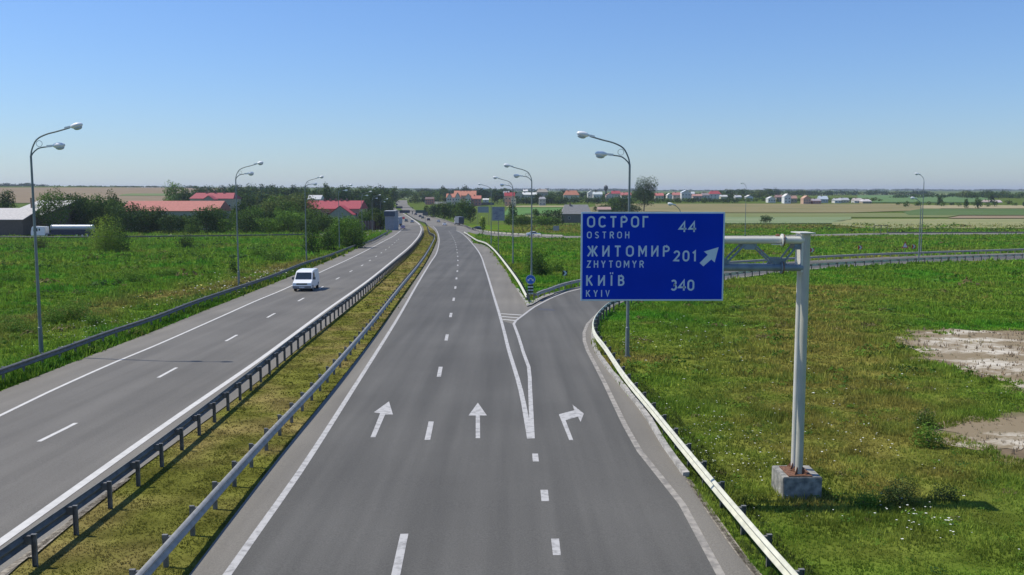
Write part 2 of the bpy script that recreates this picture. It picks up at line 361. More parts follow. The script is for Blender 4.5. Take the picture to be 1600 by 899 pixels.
def gcol(x, y):
    big = nz(x, y, 38, 1); mid = nz(x, y, 11, 2); sm = nz(x, y, 3.2, 3)
    c = np.tile(GREEN, (len(x), 1))
    c = mix(c, LUSH, sstep((mid+.3*sm+.2)/1.2)); c = mix(c, OLIVE, .6*sstep((big+.6*mid-.1)/1.4)); c = mix(c, BROWN, .75*sstep((nz(x, y, 16, 4)+.5*sm+.3*big-1.1)/1.2))
    br = np.exp(-((x-(14+(y-38)*.28))/5.5)**2)*sstep((y-15)/16)*(y < 95) * (x > 4)     # dry diagonal band in the right meadow
    c = mix(c, BROWN*.5+OLIVE*.5, np.clip(br*(.95+.35*sm), 0, .95))
    lv = np.exp(-((x+33-(y-60)*.05)/4)**2)*(y < 260)*(x < -20)                     # reddish weeds behind the left rail
    c = mix(c, BROWN*.55+DRY*.35, np.clip(lv*(.6+.5*mid), 0, .8))
    st_ = (y > 300) & (y < 440) & (x > 60); c = mix(c, BROWN*.95, np.where(st_, .65*sstep((y-(330+.06*x))/30), 0))
    bk = (y > 288) & (y < 430) & (x > 0) & (x < 75); c = mix(c, BROWN*.8+OLIVE*.2, np.where(bk, np.clip(.55+.3*sm, 0, 1), 0))
    fr = (y > 430); c = mix(c, np.array((.085,.115,.03)), np.where(fr, .7, 0))
    m = inpoly(x, y, med_col); c[m] = mix(np.tile(np.array((.128,.132,.026)), (m.sum(), 1)), DRY, sstep((mid[m]+sm[m]+.9)/2.4)) if m.any() else c[m]
    for s in soil:
        q = inpoly(x+.8*sm, y+1.2*nz(x, y, 4, 6), s)
        if q.any(): c[q] = mix(np.tile((.17,.13,.085), (q.sum(), 1)), np.array((.20,.17,.10)), sstep((nz(x, y, 5, 7)[q]+.5*sm[q]+.1)/.7))
    return c
xs = np.unique(np.concatenate([np.arange(-70, 70.1, .9), np.sign(np.linspace(-1, 1, 90))*(70+np.abs(np.linspace(-1, 1, 90))**3*9000)]))
ys = np.unique(np.concatenate([np.arange(-60, 12, 6), np.arange(12, 120, .9), np.arange(120, 430, 4), np.arange(430, 1100, 10), np.array(PY[1:], float), np.geomspace(1100, 14000, 60)]))
X, Y = np.meshgrid(xs, ys); x = X.ravel(); y = Y.ravel()
z = gz(x, y)-.03
nx_ = len(xs); idx = (np.arange(len(ys)-1)[:, None]*nx_+np.arange(nx_-1)[None, :]).ravel()
npmesh('ground', np.stack([x, y, z], 1), np.stack([idx, idx+1, idx+nx_+1, idx+nx_], 1), gcol(x, y), M_ground)['kind'] = 'structure'
M_soil = mat('bare_soil', (.235,.185,.115), .95, scale=1.0, vec=(.22, .30, 1), detail=12, col2=(.55,.50,.40), lo=.485, hi=.60, bump=.5, spec=.05)
for s in soil:
    q = []
    for i in range(len(s)):
        p0, p1 = s[i], s[(i+1) % len(s)]; k = max(2, int((p1-p0).length/.35))
        for j in range(k): q.append(p0.lerp(p1, j/k))
    q = [p+Vector((float(nz(np.array([p.x]), np.array([p.y]), 2.2, 31)[0])*.45+random.uniform(-.12, .12), float(nz(np.array([p.x]), np.array([p.y]), 1.7, 33)[0])*.6, 0)) for p in q]
    for p in q: p.z = G(p.x, p.y)
    sheet('bare_ground', q, M_soil, -.012)
# fields beyond (crops of their own colour)
def field(rows, c, c2, dz=.25, vec=(.012, .06, 1)):
    m = mat('crop_%.2f_%.2f_%.2f' % c, c, .95, scale=1.0, vec=vec, detail=6, col2=c2, lo=.3, hi=.7, spec=.1)
    return loft('field', rows, m, dz, nu=24, nv=4)
field([(293.6,-150,330),(297,-150,420),(302,-150,300),(306,-150,258),(309,-150,262),(318,-150,250)], (.20,.145,.085), (.26,.20,.115), .5)
field([(303.5,205,262),(305,190,262),(307,185,262)], (.12,.17,.05), (.16,.2,.07), .8)
field([(319,930,1420),(323,930,1440),(328,900,1480),(333,900,1330)], (.17,.165,.065), (.26,.21,.10), .3)
field([(334,820,1500),(337,820,1500),(340,820,1480)], (.13,.17,.05), (.21,.21,.085), .3)
field([(340,1100,1330),(344,1120,1330),(350,1120,1300)], (.15,.20,.085), (.22,.26,.13), .3)
field([(343,1330,1750),(347,1300,1750),(352,1300,1750),(358,1360,1750)], (.20,.22,.09), (.28,.27,.12), .3)
field([(327,1440,1750),(332,1410,1750),(337,1420,1750)], (.07,.12,.03), (.10,.15,.045), .35)
field([(338,1500,1750),(342,1480,1750)], (.22,.16,.09), (.26,.2,.12), .35)
field([(321.5,1430,1750),(324,1440,1750),(326.5,1440,1750)], (.34,.28,.16), (.30,.27,.14), .35)
field([(305.5,1340,1540),(310,1340,1550),(317.5,1330,1560)], (.09,.16,.05), (.12,.2,.07), .6)
field([(303.6,1130,1480),(305,1130,1480)], (.24,.27,.12), (.28,.3,.14), .8)
field([(322,795,880),(324,790,900)], (.32,.29,.14), (.36,.32,.17), .3)
field([(325,795,880),(331,790,870),(337,770,860)], (.08,.17,.04), (.11,.21,.05), .3)
field([(305,610,680),(309,612,672),(313,640,668)], (.2,.22,.1), (.15,.2,.08), .5)
field([(315,385,420),(318,385,425),(322,380,425)], (.27,.26,.13), (.24,.22,.11), .5)
# ---------------------------------------------------------------- grass, weeds, flowers
def tufts(name, x, y, h, wd, nb, c, lean=.6, lift=0.0):
    N = len(x); V = []; Cc = []
    zb = gz(x, y)-.03+lift
    for b in range(nb):
        a = RNG.uniform(0, 6.283, N); ra = RNG.uniform(0, 1, N)**.5*wd*1.2
        bx = x+np.cos(a)*ra; by = y+np.sin(a)*ra; ph = RNG.uniform(0, 6.283, N)
        hh = h*RNG.uniform(.55, 1.15, N); ww = wd*RNG.uniform(.25, .5, N); le = hh*lean*RNG.uniform(.1, 1, N)
        dx, dy = np.cos(ph), np.sin(ph); p2 = RNG.uniform(0, 6.283, N)
        v0 = np.stack([bx-dx*ww, by-dy*ww, zb], 1); v1 = np.stack([bx+dx*ww, by+dy*ww, zb], 1)
        v2 = np.stack([bx+np.cos(p2)*le, by+np.sin(p2)*le, zb+hh], 1)
        V.append(np.stack([v0, v1, v2], 1).reshape(-1, 3)); s = RNG.uniform(.7, 1.35, (N, 1))
        Cc.append(np.repeat(c*s, 3, 0))
    V = np.concatenate(V); Fc = np.arange(len(V)).reshape(-1, 3); Cc = np.concatenate(Cc)
    o = npmesh(name, V, Fc, Cc, M_grass); o['kind'] = 'stuff'; return o
def scatter(x0, x1, y0, y1, dens, vis=1.12):
    N = int((x1-x0)*(y1-y0)*dens); x = RNG.uniform(x0, x1, N); y = RNG.uniform(y0, y1, N)
    k = np.abs(x) < (y*.56*vis+3); return x[k], y[k]
big_polys = [polyR, polyL]
def offroad(x, y):
    k = np.ones(len(x), bool)
    for p in big_polys: k &= ~inpoly(x, y, p)
    return k
def insoil(x, y):
    k = np.zeros(len(x), bool)
    for s in soil: k |= inpoly(x+.8*nz(x, y, 3.2, 3), y+1.2*nz(x, y, 4, 6), s)
    return k
gx, gy, gh, gw = [], [], [], []
for (x0, x1, y0, y1, de, h0, w0) in ((3,26,13,26,190,.10,.032),(4,30,26,42,95,.13,.045),(-2,62,42,75,24,.19,.10),(-4,110,75,130,5,.26,.2),(-10,240,130,290,.9,.36,.5),
        (-50,-20,36,75,14,.24,.13),(-110,-20,75,130,4.5,.3,.22),(-230,-20,130,240,1.1,.42,.5),(-260,-30,250,300,.6,.5,.8),(0,330,300,420,.25,.5,1.0)):
    e = .14*y0; a, b = scatter(x0, x1, max(y0-e, 12), y1*1.14, de); pr = np.clip((b-(y0-e))/(2*e), 0, 1)*np.clip((y1*1.14-b)/(.28*y1), 0, 1); q_ = RNG.uniform(0, 1, len(a)) < pr; a, b = a[q_], b[q_]; k = offroad(a, b) & ~inpoly(a, b, med_poly); a, b = a[k], b[k]
    so_ = insoil(a, b); k = ~so_ | (RNG.uniform(0, 1, len(a)) < .10); a, b = a[k], b[k]
    gx.append(a); gy.append(b); gh.append(h0*RNG.uniform(.6, 1.3, len(a))*(1+.55*np.clip(nz(a, b, 7, 9), -.8, 2)+.25*np.clip(nz(a, b, 2, 10), -1, 2)).clip(.25, 2.6)); gw.append(np.full(len(a), w0))
x = np.concatenate(gx); y = np.concatenate(gy); h = np.concatenate(gh); wd = np.concatenate(gw)
c = gcol(x, y)*1.95*(1+.16*nz(x, y, 2.4, 12)[:, None])
tufts('grass', x, y, h, wd, 4, c)
# short dry grass of the median
a, b = scatter(-14, -4, 14, 32, 190); a2, b2 = scatter(-15, -5, 32, 70, 50); a3, b3 = scatter(-40, -6, 70, 330, 3)
x = np.concatenate([a, a2, a3]); y = np.concatenate([b, b2, b3]); wd = np.concatenate([np.full(len(a), .035), np.full(len(a2), .06), np.full(len(a3), .2)])
k = inpoly(x, y, med_poly); x, y, wd = x[k], y[k], wd[k]
tufts('grass', x, y, (.02+wd*.45)*(1+.5*np.clip(nz(x, y, 1.3, 21), -.8, 2)), wd, 3, gcol(x, y)*1.35*(1+.15*nz(x, y, .9, 14)[:, None]), 1.2)
# fresh green strip between left rail and asphalt
def strip(path, off0, off1, dens, h, wd, c, name='grass'):
    L = resample(path, 1/dens); P_ = np.array([(p.x, p.y) for p in L]); T = np.gradient(P_, axis=0); T /= np.linalg.norm(T, axis=1)[:, None]; Nn = np.stack([T[:, 1], -T[:, 0]], 1)
    o = RNG.uniform(off0, off1, len(P_)); x = P_[:, 0]+Nn[:, 0]*o; y = P_[:, 1]+Nn[:, 1]*o
    tufts(name, x, y, h*RNG.uniform(.5, 1.3, len(x)), np.full(len(x), wd), 4, np.tile(np.array(c), (len(x), 1))*(1+.25*nz(x, y, 3, 5)[:, None]))
strip([p for p in wEdgeL if 30 < p.y < 270], -1.9, -.05, 40, .28, .12, (.075,.17,.015))
strip([p for p in wEdgeR if 15 < p.y < 48], .15, 1.3, 60, .16, .05, (.10,.13,.03))
# flowers
def flowers(spots, name, c=None):
    V = []; 
    for (u, v, r, n, sz) in spots:
        p = U(u, v); x = p.x+RNG.normal(0, r, n); y = p.y+RNG.normal(0, r*1.6, n); ko = offroad(x, y) & offroad(x-.3, y) & offroad(x+.3, y); x, y = x[ko], y[ko]; n = len(x); z_ = gz(x, y)+RNG.uniform(.15, .5, n)
        for k in range(6):
            pass
        for i in range(n):
            q = sz*random.uniform(.6, 1.4); t = [(math.cos(j*math.pi/3)*q, math.sin(j*math.pi/3)*q*.8, random.uniform(0, .3)*q) for j in range(6)]
            V.append([(x[i]+a_, y[i]+b_, z_[i]+c_) for a_, b_, c_ in t])
    V = np.array(V).reshape(-1, 3); Fc = np.arange(len(V)).reshape(-1, 6)
    mb = MB(); mb.v = [tuple(p) for p in V]; mb.f = [tuple(f) for f in Fc]; mb.build(name, c or M_petal)['kind'] = 'stuff'
flowers([(1450,828,.6,45,.028),(1345,700,.8,26,.028),(1170,728,1.2,70,.024),(1130,690,1.2,40,.024),(1090,660,1.2,30,.024),(1230,655,2.5,25,.025),(1000,545,1.5,22,.05),(1070,520,3,26,.05),(1180,560,4,24,.05),
         (1150,760,1.2,30,.02),(1500,620,3,20,.03),(1300,640,4,26,.03),(150,518,1.4,30,.045),(185,506,1.6,26,.045),(125,532,1.2,18,.04),(410,436,3,70,.1),(430,428,2,50,.1),(300,470,3,40,.07),(350,452,2,30,.09)], 'wildflowers')
flowers([(1020,550,2,25,.04),(1100,600,2,16,.04),(260,470,4,40,.08),(360,445,2.5,50,.1)], 'wildflowers', mat('yellow_petals', (.5,.45,.08), .8))
def weeds(name, xs_, ys_, rs, hs, tones, nl):
    V = []; Cc = []
    n = len(xs_)*nl; x = np.repeat(xs_, nl); y = np.repeat(ys_, nl); r = np.repeat(rs, nl); h = np.repeat(hs, nl); tn = np.repeat(tones, nl, 0)
    a = RNG.uniform(0, 6.283, n); q = RNG.uniform(0, 1, n)**.5; px = x+np.cos(a)*q*r; py = y+np.sin(a)*q*r; pz = gz(px, py)+h*np.sqrt(1-q*q*.9)*RNG.uniform(.35, 1.1, n)
    nr = np.stack([np.cos(a)*q*.7, np.sin(a)*q*.7, np.ones(n)], 1)+RNG.normal(0, .45, (n, 3)); nr /= np.linalg.norm(nr, axis=1)[:, None]
    u_ = np.cross(nr, RNG.normal(0, 1, (n, 3))); u_ /= np.linalg.norm(u_, axis=1)[:, None]; w_ = np.cross(nr, u_)
    s = (r*np.sqrt(4.5/nl)*RNG.uniform(.5, 1.3, n))[:, None]; p = np.stack([px, py, pz], 1)
    V = np.stack([p-u_*s*.5, p-w_*s*.28, p+u_*s*.6, p+w_*s*.28], 1).reshape(-1, 3); c = tn*RNG.uniform(.7, 1.35, (n, 1))
    npmesh(name, V, np.arange(len(V)).reshape(-1, 4), np.repeat(c, 4, 0), M_leaf)['kind'] = 'stuff'
for x0, x1, y0, y1, N, r0, nl in ((3.5, 26, 15, 42, 1300, .17, 46), (6, 60, 42, 90, 1100, .42, 34), (-60, -21, 38, 95, 520, .5, 40), (-130, -22, 95, 200, 420, 1.1, 30), (10, 130, 90, 250, 420, 1.0, 26), (0, 260, 300, 420, 200, 2.0, 24)):
    x = RNG.uniform(x0, x1, N); y = RNG.uniform(y0, y1, N); k = (np.abs(x) < y*.62+3) & offroad(x-.4, y) & offroad(x+.4, y) & ~insoil(x, y) & (nz(x, y, 9, 40)+RNG.normal(0, .5, N) > -.2); x, y = x[k], y[k]; n = len(x)
    tt = np.array([(.075,.15,.02), (.12,.21,.025), (.13,.17,.03), (.05,.10,.022), (.15,.13,.05)])[RNG.choice(5, n, p=[.32,.25,.2,.13,.10])]
    weeds('weeds', x, y, r0*RNG.uniform(.5, 1.5, n), r0*RNG.uniform(.35, 1.0, n), tt, nl)
# ---------------------------------------------------------------- trees and shrubs
TONE = {'dark': (.058,.102,.026), 'mid': (.090,.152,.030), 'fresh': (.125,.22,.032), 'lime': (.22,.30,.045), 'olive': (.125,.16,.045), 'blue': (.042,.078,.042)}  # the blue tone puts distance haze into the leaf colour of far woods
def crown_np(cx, cy, z0, z1, rx, ry, n, leaf, tone, lobes=9, flat=.0, seed=None):
    hz = (z1-z0)/2; zc = (z0+z1)/2; V = []; Cc = []; Nn = []
    L = []
    for i in range(lobes):
        a = RNG.uniform(0, 6.283); r = RNG.uniform(.15, .62); zz = RNG.uniform(-.62, .66)
        f = math.sqrt(max(.1, 1-zz*zz)); L.append((cx+math.cos(a)*r*rx*f, cy+math.sin(a)*r*ry*f, zc+zz*hz, RNG.uniform(.32, .56), RNG.uniform(.7, 1.35)))
    L.append((cx, cy, zc, .7, .95)); L.append((cx, cy, zc-hz*.35, .72, .85)); L.append((cx, cy, zc+hz*.35, .58, 1.1)); L.append((cx+.15*rx, cy, zc+hz*.1, .68, 1.0))
    wts = np.array([l[3]**2 for l in L]); wts /= wts.sum(); ii = RNG.choice(len(L), n, p=wts); L = np.array(L)[ii]
    d = RNG.normal(0, 1, (n, 3)); d /= np.linalg.norm(d, axis=1)[:, None]
    rr = RNG.uniform(.72, 1.06, n)+(RNG.uniform(0, 1, n) < .08)*RNG.uniform(0, .25, n)
    p = np.stack([L[:, 0]+d[:, 0]*L[:, 3]*rx*rr, L[:, 1]+d[:, 1]*L[:, 3]*ry*rr, L[:, 2]+d[:, 2]*L[:, 3]*hz*rr], 1)
    p[:, 2] = np.maximum(p[:, 2], z0+RNG.uniform(0, .2, n)*hz)
    nrm = d*.8+RNG.normal(0, .5, (n, 3)); nrm /= np.linalg.norm(nrm, axis=1)[:, None]
    a = np.cross(nrm, RNG.normal(0, 1, (n, 3))); a /= np.linalg.norm(a, axis=1)[:, None]; b = np.cross(nrm, a)
    s = leaf*RNG.uniform(.55, 1.3, (n, 1)); 
    q = np.percentile(p[:, 2], 96); p[:, 2] = z0+(p[:, 2]-z0)*(z1-z0)/(q-z0)
    q = np.percentile(np.abs(p[:, 0]-cx), 95); p[:, 0] = cx+(p[:, 0]-cx)*np.clip(rx/q, .8, 1.5)
    V = np.stack([p-a*s*.5, p-b*s*.32, p+a*s*.6, p+b*s*.32], 1).reshape(-1, 3)
    c = np.array(tone)[None, :]*L[:, 4:5]*RNG.uniform(.75, 1.3, (n, 1)); Cc = np.repeat(c, 4, 0)
    return V, Cc
def trunk_mb(mb, x, y, z0, z1, r, limbs=4, spread=1.0):
    pts = [(x, y, z0-.2), (x+.05*spread, y, z0+(z1-z0)*.4), (x-.04*spread, y+.03, z1)]
    mb.tube(pts, [r, r*.75, r*.35], 7)
    for i in range(limbs):
        a = 6.28*i/limbs+random.uniform(-.4, .4); zz = z0+(z1-z0)*random.uniform(.35, .7)
        mb.tube([(x, y, zz), (x+math.cos(a)*spread*.5, y+math.sin(a)*spread*.5, zz+(z1-z0)*.2), (x+math.cos(a)*spread*.9, y+math.sin(a)*spread*.9, zz+(z1-z0)*.34)], [r*.5, r*.3, r*.12], 5)
def tree(u, d, vt, wpx, tone, label, kind='tree', vb=None, group=None, trunk=.12, lobes=9, depth=.8, dens=1.0):
    if vb is not None: p = U(u, vb); d = p.y
    p = P(u, d); zt = ZV(vt, d); H = max(zt-p.z, .4); R = wpx*PXM(d)/2
    shrub = kind in ('shrub', 'bush')
    t = thing(kind, label, kind, p, group=group)
    z0 = (0.02 if shrub else H*trunk)
    px_area = wpx*(H/PXM(d)); n = int(np.clip(px_area*1.6*dens, 140, 5200)); leaf = max(math.sqrt(R*H/n)*(4.3 if kind == 'tree' else 3.2), .03)
    V, Cc = crown_np(0, 0, z0, H, R, R*depth, n, leaf, TONE[tone], lobes) if kind == 'tree' else crown_np(0, 0, -.75*H, H, R, R*depth, int(n*1.5), leaf, TONE[tone], lobes+4)
    if kind != 'tree': V[:, 2] = np.abs(V[:, 2])*.98+.01
    npmesh('crown', V, np.arange(len(V)).reshape(-1, 4), Cc, M_leaf, t)
    mb = MB(); trunk_mb(mb, 0, 0, 0, H*(.62 if kind == 'tree' else .4), max(.02*H, .03), 4, R*.7); mb.build('trunk' if not shrub else 'stem', M_bark, t)
    return t
def wood(u0, u1, d, vt, tone, n, dd=25, name='distant_wood', vvar=2.5, wpx=None):
    VV = []; CC = []; o0 = P((u0+u1)/2, d)
    for i in range(n):
        u = u0+(u1-u0)*(i+random.random())/n; di = d+random.uniform(-dd, dd); p = P(u, di); H = ZV(vt+random.uniform(-vvar, vvar), di)-p.z
        H = max(H, 2.5); R = (wpx or (u1-u0)/n*1.7)*PXM(di)/2*random.uniform(.8, 1.4); R = max(R, H*.25)
        tn = TONE[tone] if random.random() < .7 else TONE[random.choice(['dark', 'mid', 'blue', 'olive'])]
        k = int(np.clip(2.2*(R*2/PXM(di))*(H/PXM(di)), 60, 700))
        V, C_ = crown_np(p.x, p.y, p.z, p.z+H, R, R, k, max(math.sqrt(R*H/k)*3.9, .3), tn, 6); VV.append(V); CC.append(C_)
    V = np.concatenate(VV); o = npmesh(name, V, np.arange(len(V)).reshape(-1, 4), np.concatenate(CC), M_leaf); o['kind'] = 'stuff'; return o
#--OBJECTS--
# ---------------------------------------------------------------- crash barriers
def guardrail(px, label, beam_side, m=M_galv, ext0=None, group=None, h=.74, post_step=2.0, far=False, label_only=None):
    """px: top edge of the beam in the photo; beam_side +1 = beam on the right of the posts (walking away along px)"""
    pts = [U(u, v, h) for u, v in px]
    for p in pts: p.z = G(p.x, p.y)
    if ext0 is not None: d = pts[0]-pts[1]; q = pts[0]+d*((ext0-pts[0].y)/d.y); pts.insert(0, q)
    path = resample(catm(pts, 1.0), 1.0 if not far else 4.0)
    for p in path: p.z = G(p.x, p.y)
    t = thing('guardrail', label, 'crash barrier', path[0], group=group); o0 = path[0]
    prof = [(0,.43),(.045,.455),(.075,.50),(.045,.545),(.005,.585),(.005,.615),(.045,.655),(.075,.70),(.045,.735),(0,.76)]
    prof = prof+[(a-.012, b) for a, b in prof[::-1]]
    n = len(path); K = len(prof); vs = []; fs = []; fr = []
    for i, p in enumerate(path):
        T = path[min(i+1, n-1)]-path[max(i-1, 0)]; T.z = 0; T.normalize(); N = Vector((T.y, -T.x, 0)); fr.append((T, N))
        for a, z_ in prof:
            q = p+N*a*beam_side-o0; vs.append((q.x, q.y, p.z+z_-o0.z))
    for i in range(n-1):
        for k in range(K): fs.append((K*i+k, K*i+(k+1) % K, K*(i+1)+(k+1) % K, K*(i+1)+k))
    fs += [tuple(range(K)), tuple(range(K*(n-1), K*n))[::-1]]
    MB().add(vs, fs).build('beam', m, t, smooth=True)
    tot = sum((a-b).length for a, b in zip(path, path[1:])); k = 0; posts = []
    st_ = post_step; idxs = [int(j*st_/(1.0 if not far else 4.0)) for j in range(int(tot/st_)+1)] if not far else range(0, n)
    for i in idxs:
        if i >= n: break
        T, N = fr[i]; p = path[i]
        if p.y < 11: continue
        posts.append((p.length, p, T, N))
    posts.sort(key=lambda q: q[0]); base = None; rest = MB()
    def post_geo(mb, M):
        mb.box(-.055, .055, -.035, -.027, -.1, .72, M); mb.box(-.055, -.047, -.03, .03, -.1, .72, M); mb.box(.047, .055, -.03, .03, -.1, .72, M)
        mb.box(-.06, .06, -.04, .035, .72, .735, M)
        mb.box(.055, .20, -.04, .04, .50, .70, M)
    for k, (_, p, T, N) in enumerate(posts):
        M = Matrix(((N.x*beam_side, T.x, 0, 0), (N.y*beam_side, T.y, 0, 0), (0, 0, 1, 0), (0, 0, 0, 1)))
        off = p-o0-N*beam_side*.20
        if k < 98:
            if base is None:
                mb = MB(); post_geo(mb, None); base = mb.build('post', M_galv if 0 else M_postm, t).data; o = bpy.data.objects[ 'post'] if False else t.children[-1]
                bo = [c for c in COL.objects if c.data is base][0]; o = bo
            else:
                o = bpy.data.objects.new('post', base); COL.objects.link(o); o.parent = t
            o.location = off; o.rotation_euler = (0, 0, math.atan2(N.y*beam_side, N.x*beam_side))
        else:
            post_geo(rest, Matrix.Translation(off)@M)
    if rest.v: tag(rest.build('posts', M_postm, t), kind='stuff')
    return t
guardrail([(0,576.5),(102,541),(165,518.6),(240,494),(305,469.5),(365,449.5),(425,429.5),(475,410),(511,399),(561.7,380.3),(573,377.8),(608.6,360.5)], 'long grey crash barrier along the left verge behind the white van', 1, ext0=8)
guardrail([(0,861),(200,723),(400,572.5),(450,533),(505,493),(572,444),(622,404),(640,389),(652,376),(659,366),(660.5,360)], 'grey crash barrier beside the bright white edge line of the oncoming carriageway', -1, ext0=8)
guardrail([(213,899),(400,695),(511,580),(582,500),(610,465.5),(635,435),(649,418.5),(664,398.5),(675,380),(679.3,370),(678,366),(672.5,363.5),(669.5,358),(668,354)], 'grey crash barrier on the right edge of the grassy median', 1, ext0=8, m=M_galvlit)
guardrail([(1250,903),(1195,842),(1111,745),(1022,638.5),(977.6,586),(946.5,541),(931,521),(927,509),(928.5,499),(935,488),(946.7,476.5),(957,470),(1000,455.5),(1060,441),(1133,427.5),(1200,419),(1267,412.6),(1360,407.2),(1438,403.4),(1525,399.5),(1650,395)], 'cream sunlit crash barrier curving along the inside of the exit ramp past the concrete block', -1, m=M_creamlit, ext0=8)
guardrail([(725,362),(737.5,370),(746,375),(757.5,378.5),(770,387.5),(781,399.5),(792.5,414),(803.8,429),(812,441),(823,461)][::-1], 'cream sunlit crash barrier down the left side of the triangular grass island', -1, m=M_creamlit)
guardrail([(838,458),(847.5,453.5),(855,451.5),(872.5,445),(895,439),(980,424),(1060,414.5),(1133.5,409),(1180,406),(1267,400.8),(1360,396.4),(1438,393.7),(1600,388.6),(1650,387)], 'grey crash barrier along the far side of the exit ramp, starting by the round sign', 1, m=M_galvlit)
guardrail([(662,333),(666,335),(676,338.6),(690,341.8),(700,345),(710,348),(726,351.6),(737.5,356.2),(752.5,359.6),(770,361.8),(800,364.2),(831,365.6),(844,366.2),(886,367.4)], 'pale crash barrier behind the joining slip road, passing the white car', -1, m=M_creamlit, far=True)
guardrail([(-30,369.2),(130,369.6),(300,368),(430,366.4),(500,365)], 'dark crash barrier along the side road in front of the tanker truck', 1, m=M_dark, far=True)
guardrail([(667,352),(664,347.6),(652,343.6),(635,333.8)], 'short far crash barrier on the median beyond the crossover gap', 1, far=True)
guardrail([(1387,363.0),(1500,362.8),(1650,362.2)], 'low distant crash barrier beside the pale road across the right hand fields', 1, far=True)
# ---------------------------------------------------------------- street lamps
def lamp(u, v, side, label, H=12.2, d=None, group='street lamps along the motorway', arms=2, k=1.0):
    p = U(u, v) if d is None else P(u, d)
    t = thing('street_lamp', label, 'street lamp', p, group=group)
    h0 = H-1.5*k; s = side
    mb = MB(); mb.tube([(0,0,-.3),(0,0,.0),(0,0,1.6),(0,0,1.62),(0,0,h0)], [.12,.12,.11,.09,.055], 10); mb.box(-.16,.16,-.16,.16,-.1,.04); mb.build('pole', M_pole, t, smooth=True)
    def arm(pts, r):
        mb = MB(); mb.tube(catm([Vector(q) for q in pts], .15), r, 8); mb.build('arm', M_pole, t, smooth=True)
    def head(x, z, tilt):
        R = Matrix.Translation((x, 0, z))@Matrix.Rotation(-s*tilt, 4, 'Y')
        mb = MB(); mb.ell((s*.33, 0, .02), (.34, .17, .15), 14, 10); mb.box(-.32, .12, -.05, .05, -.02, .08) if s > 0 else mb.box(-.12, .32, -.05, .05, -.02, .08)
        mb.v = [tuple(R@Vector(q)) for q in mb.v]; hd = mb.build('lamp_head', M_head, t, smooth=True)
        mb = MB(); mb.ell((s*.37, 0, -.10), (.24, .13, .12), 12, 8); mb.v = [tuple(R@Vector(q)) for q in mb.v]; mb.build('lamp_glass', M_bowl, hd, smooth=True)
    if arms == 2:
        arm([(0,0,h0),(s*.06*k,0,h0+.3*k),(s*.35*k,0,h0+.85*k),(s*.85*k,0,h0+1.12*k),(s*1.45*k,0,h0+1.28*k),(s*2.15*k,0,h0+1.48*k)], .04)
        arm([(0,0,h0-.05),(s*.10*k,0,h0+.12*k),(s*.40*k,0,h0+.38*k),(s*.75*k,0,h0+.46*k),(s*1.15*k,0,h0+.50*k)], .035)
        mb = MB(); mb.tube([(s*.48*k+.16*k*math.cos(a), 0, h0+.64*k+.16*k*math.sin(a)) for a in np.linspace(0, 6.283, 17)], .012, 6); mb.build('ring', M_pole, t, smooth=True)
        head(s*2.2*k, h0+1.5*k, .22); head(s*1.2*k, h0+.5*k, .08)
    else:
        arm([(0,0,h0),(s*.05,0,h0+.4),(s*.3,0,h0+.85),(s*.6,0,h0+1.1),(s*.95,0,h0+1.25)], .04); head(s*.95, h0+1.27, .2)
    return t
lamp(65,557,1,'tall double armed street lamp at the far left, nearest on the verge', H=12.35)
lamp(373.5,449,1,'second double armed street lamp along the left verge', H=12.5)
lamp(479,409,1,'third double armed street lamp on the left, in front of the bushes', H=12.6)
lamp(530.5,388.5,1,'fourth street lamp on the left, before the red roofed building', H=12.5)
lamp(566,371.5,1,'fifth street lamp on the left, near the brown fence', H=12.4)
lamp(582,362,1,'sixth street lamp on the left, by the brown fence', H=12.4, k=1.1)
lamp(595,357,1,'seventh and smallest street lamp on the left by the grey kiosk', H=11.5, k=1.1)
lamp(980,557,-1,'tall double armed street lamp rising behind the blue direction sign', H=11.9)
lamp(830.5,448,-1,'double armed street lamp behind the blue round keep-either-side sign', H=12.3)
lamp(801.5,413,-1,'thin double armed street lamp in the island to the left of the round sign', H=12.3)
lamp(767.5,382,-1,'farthest double armed street lamp of the right hand row', H=13.2)
lamp(1435,410,-1,'short single armed lamp beside the ramp at the far right', H=9.7, arms=1, group='lamps along the exit ramp')
lamp(1438.5,400,-1,'slim tall lamp just behind the short ramp lamp', H=13.3, arms=1, k=.6, group='lamps along the exit ramp')
lamp(1164,371,-1,'distant thin lamp in the field right of the blue sign', H=15.0, arms=1, group='lamps along the exit ramp')
lamp(1062,430,-1,'low lamp whose head shows just above the blue sign', H=8.7, arms=1, group='lamps along the exit ramp')
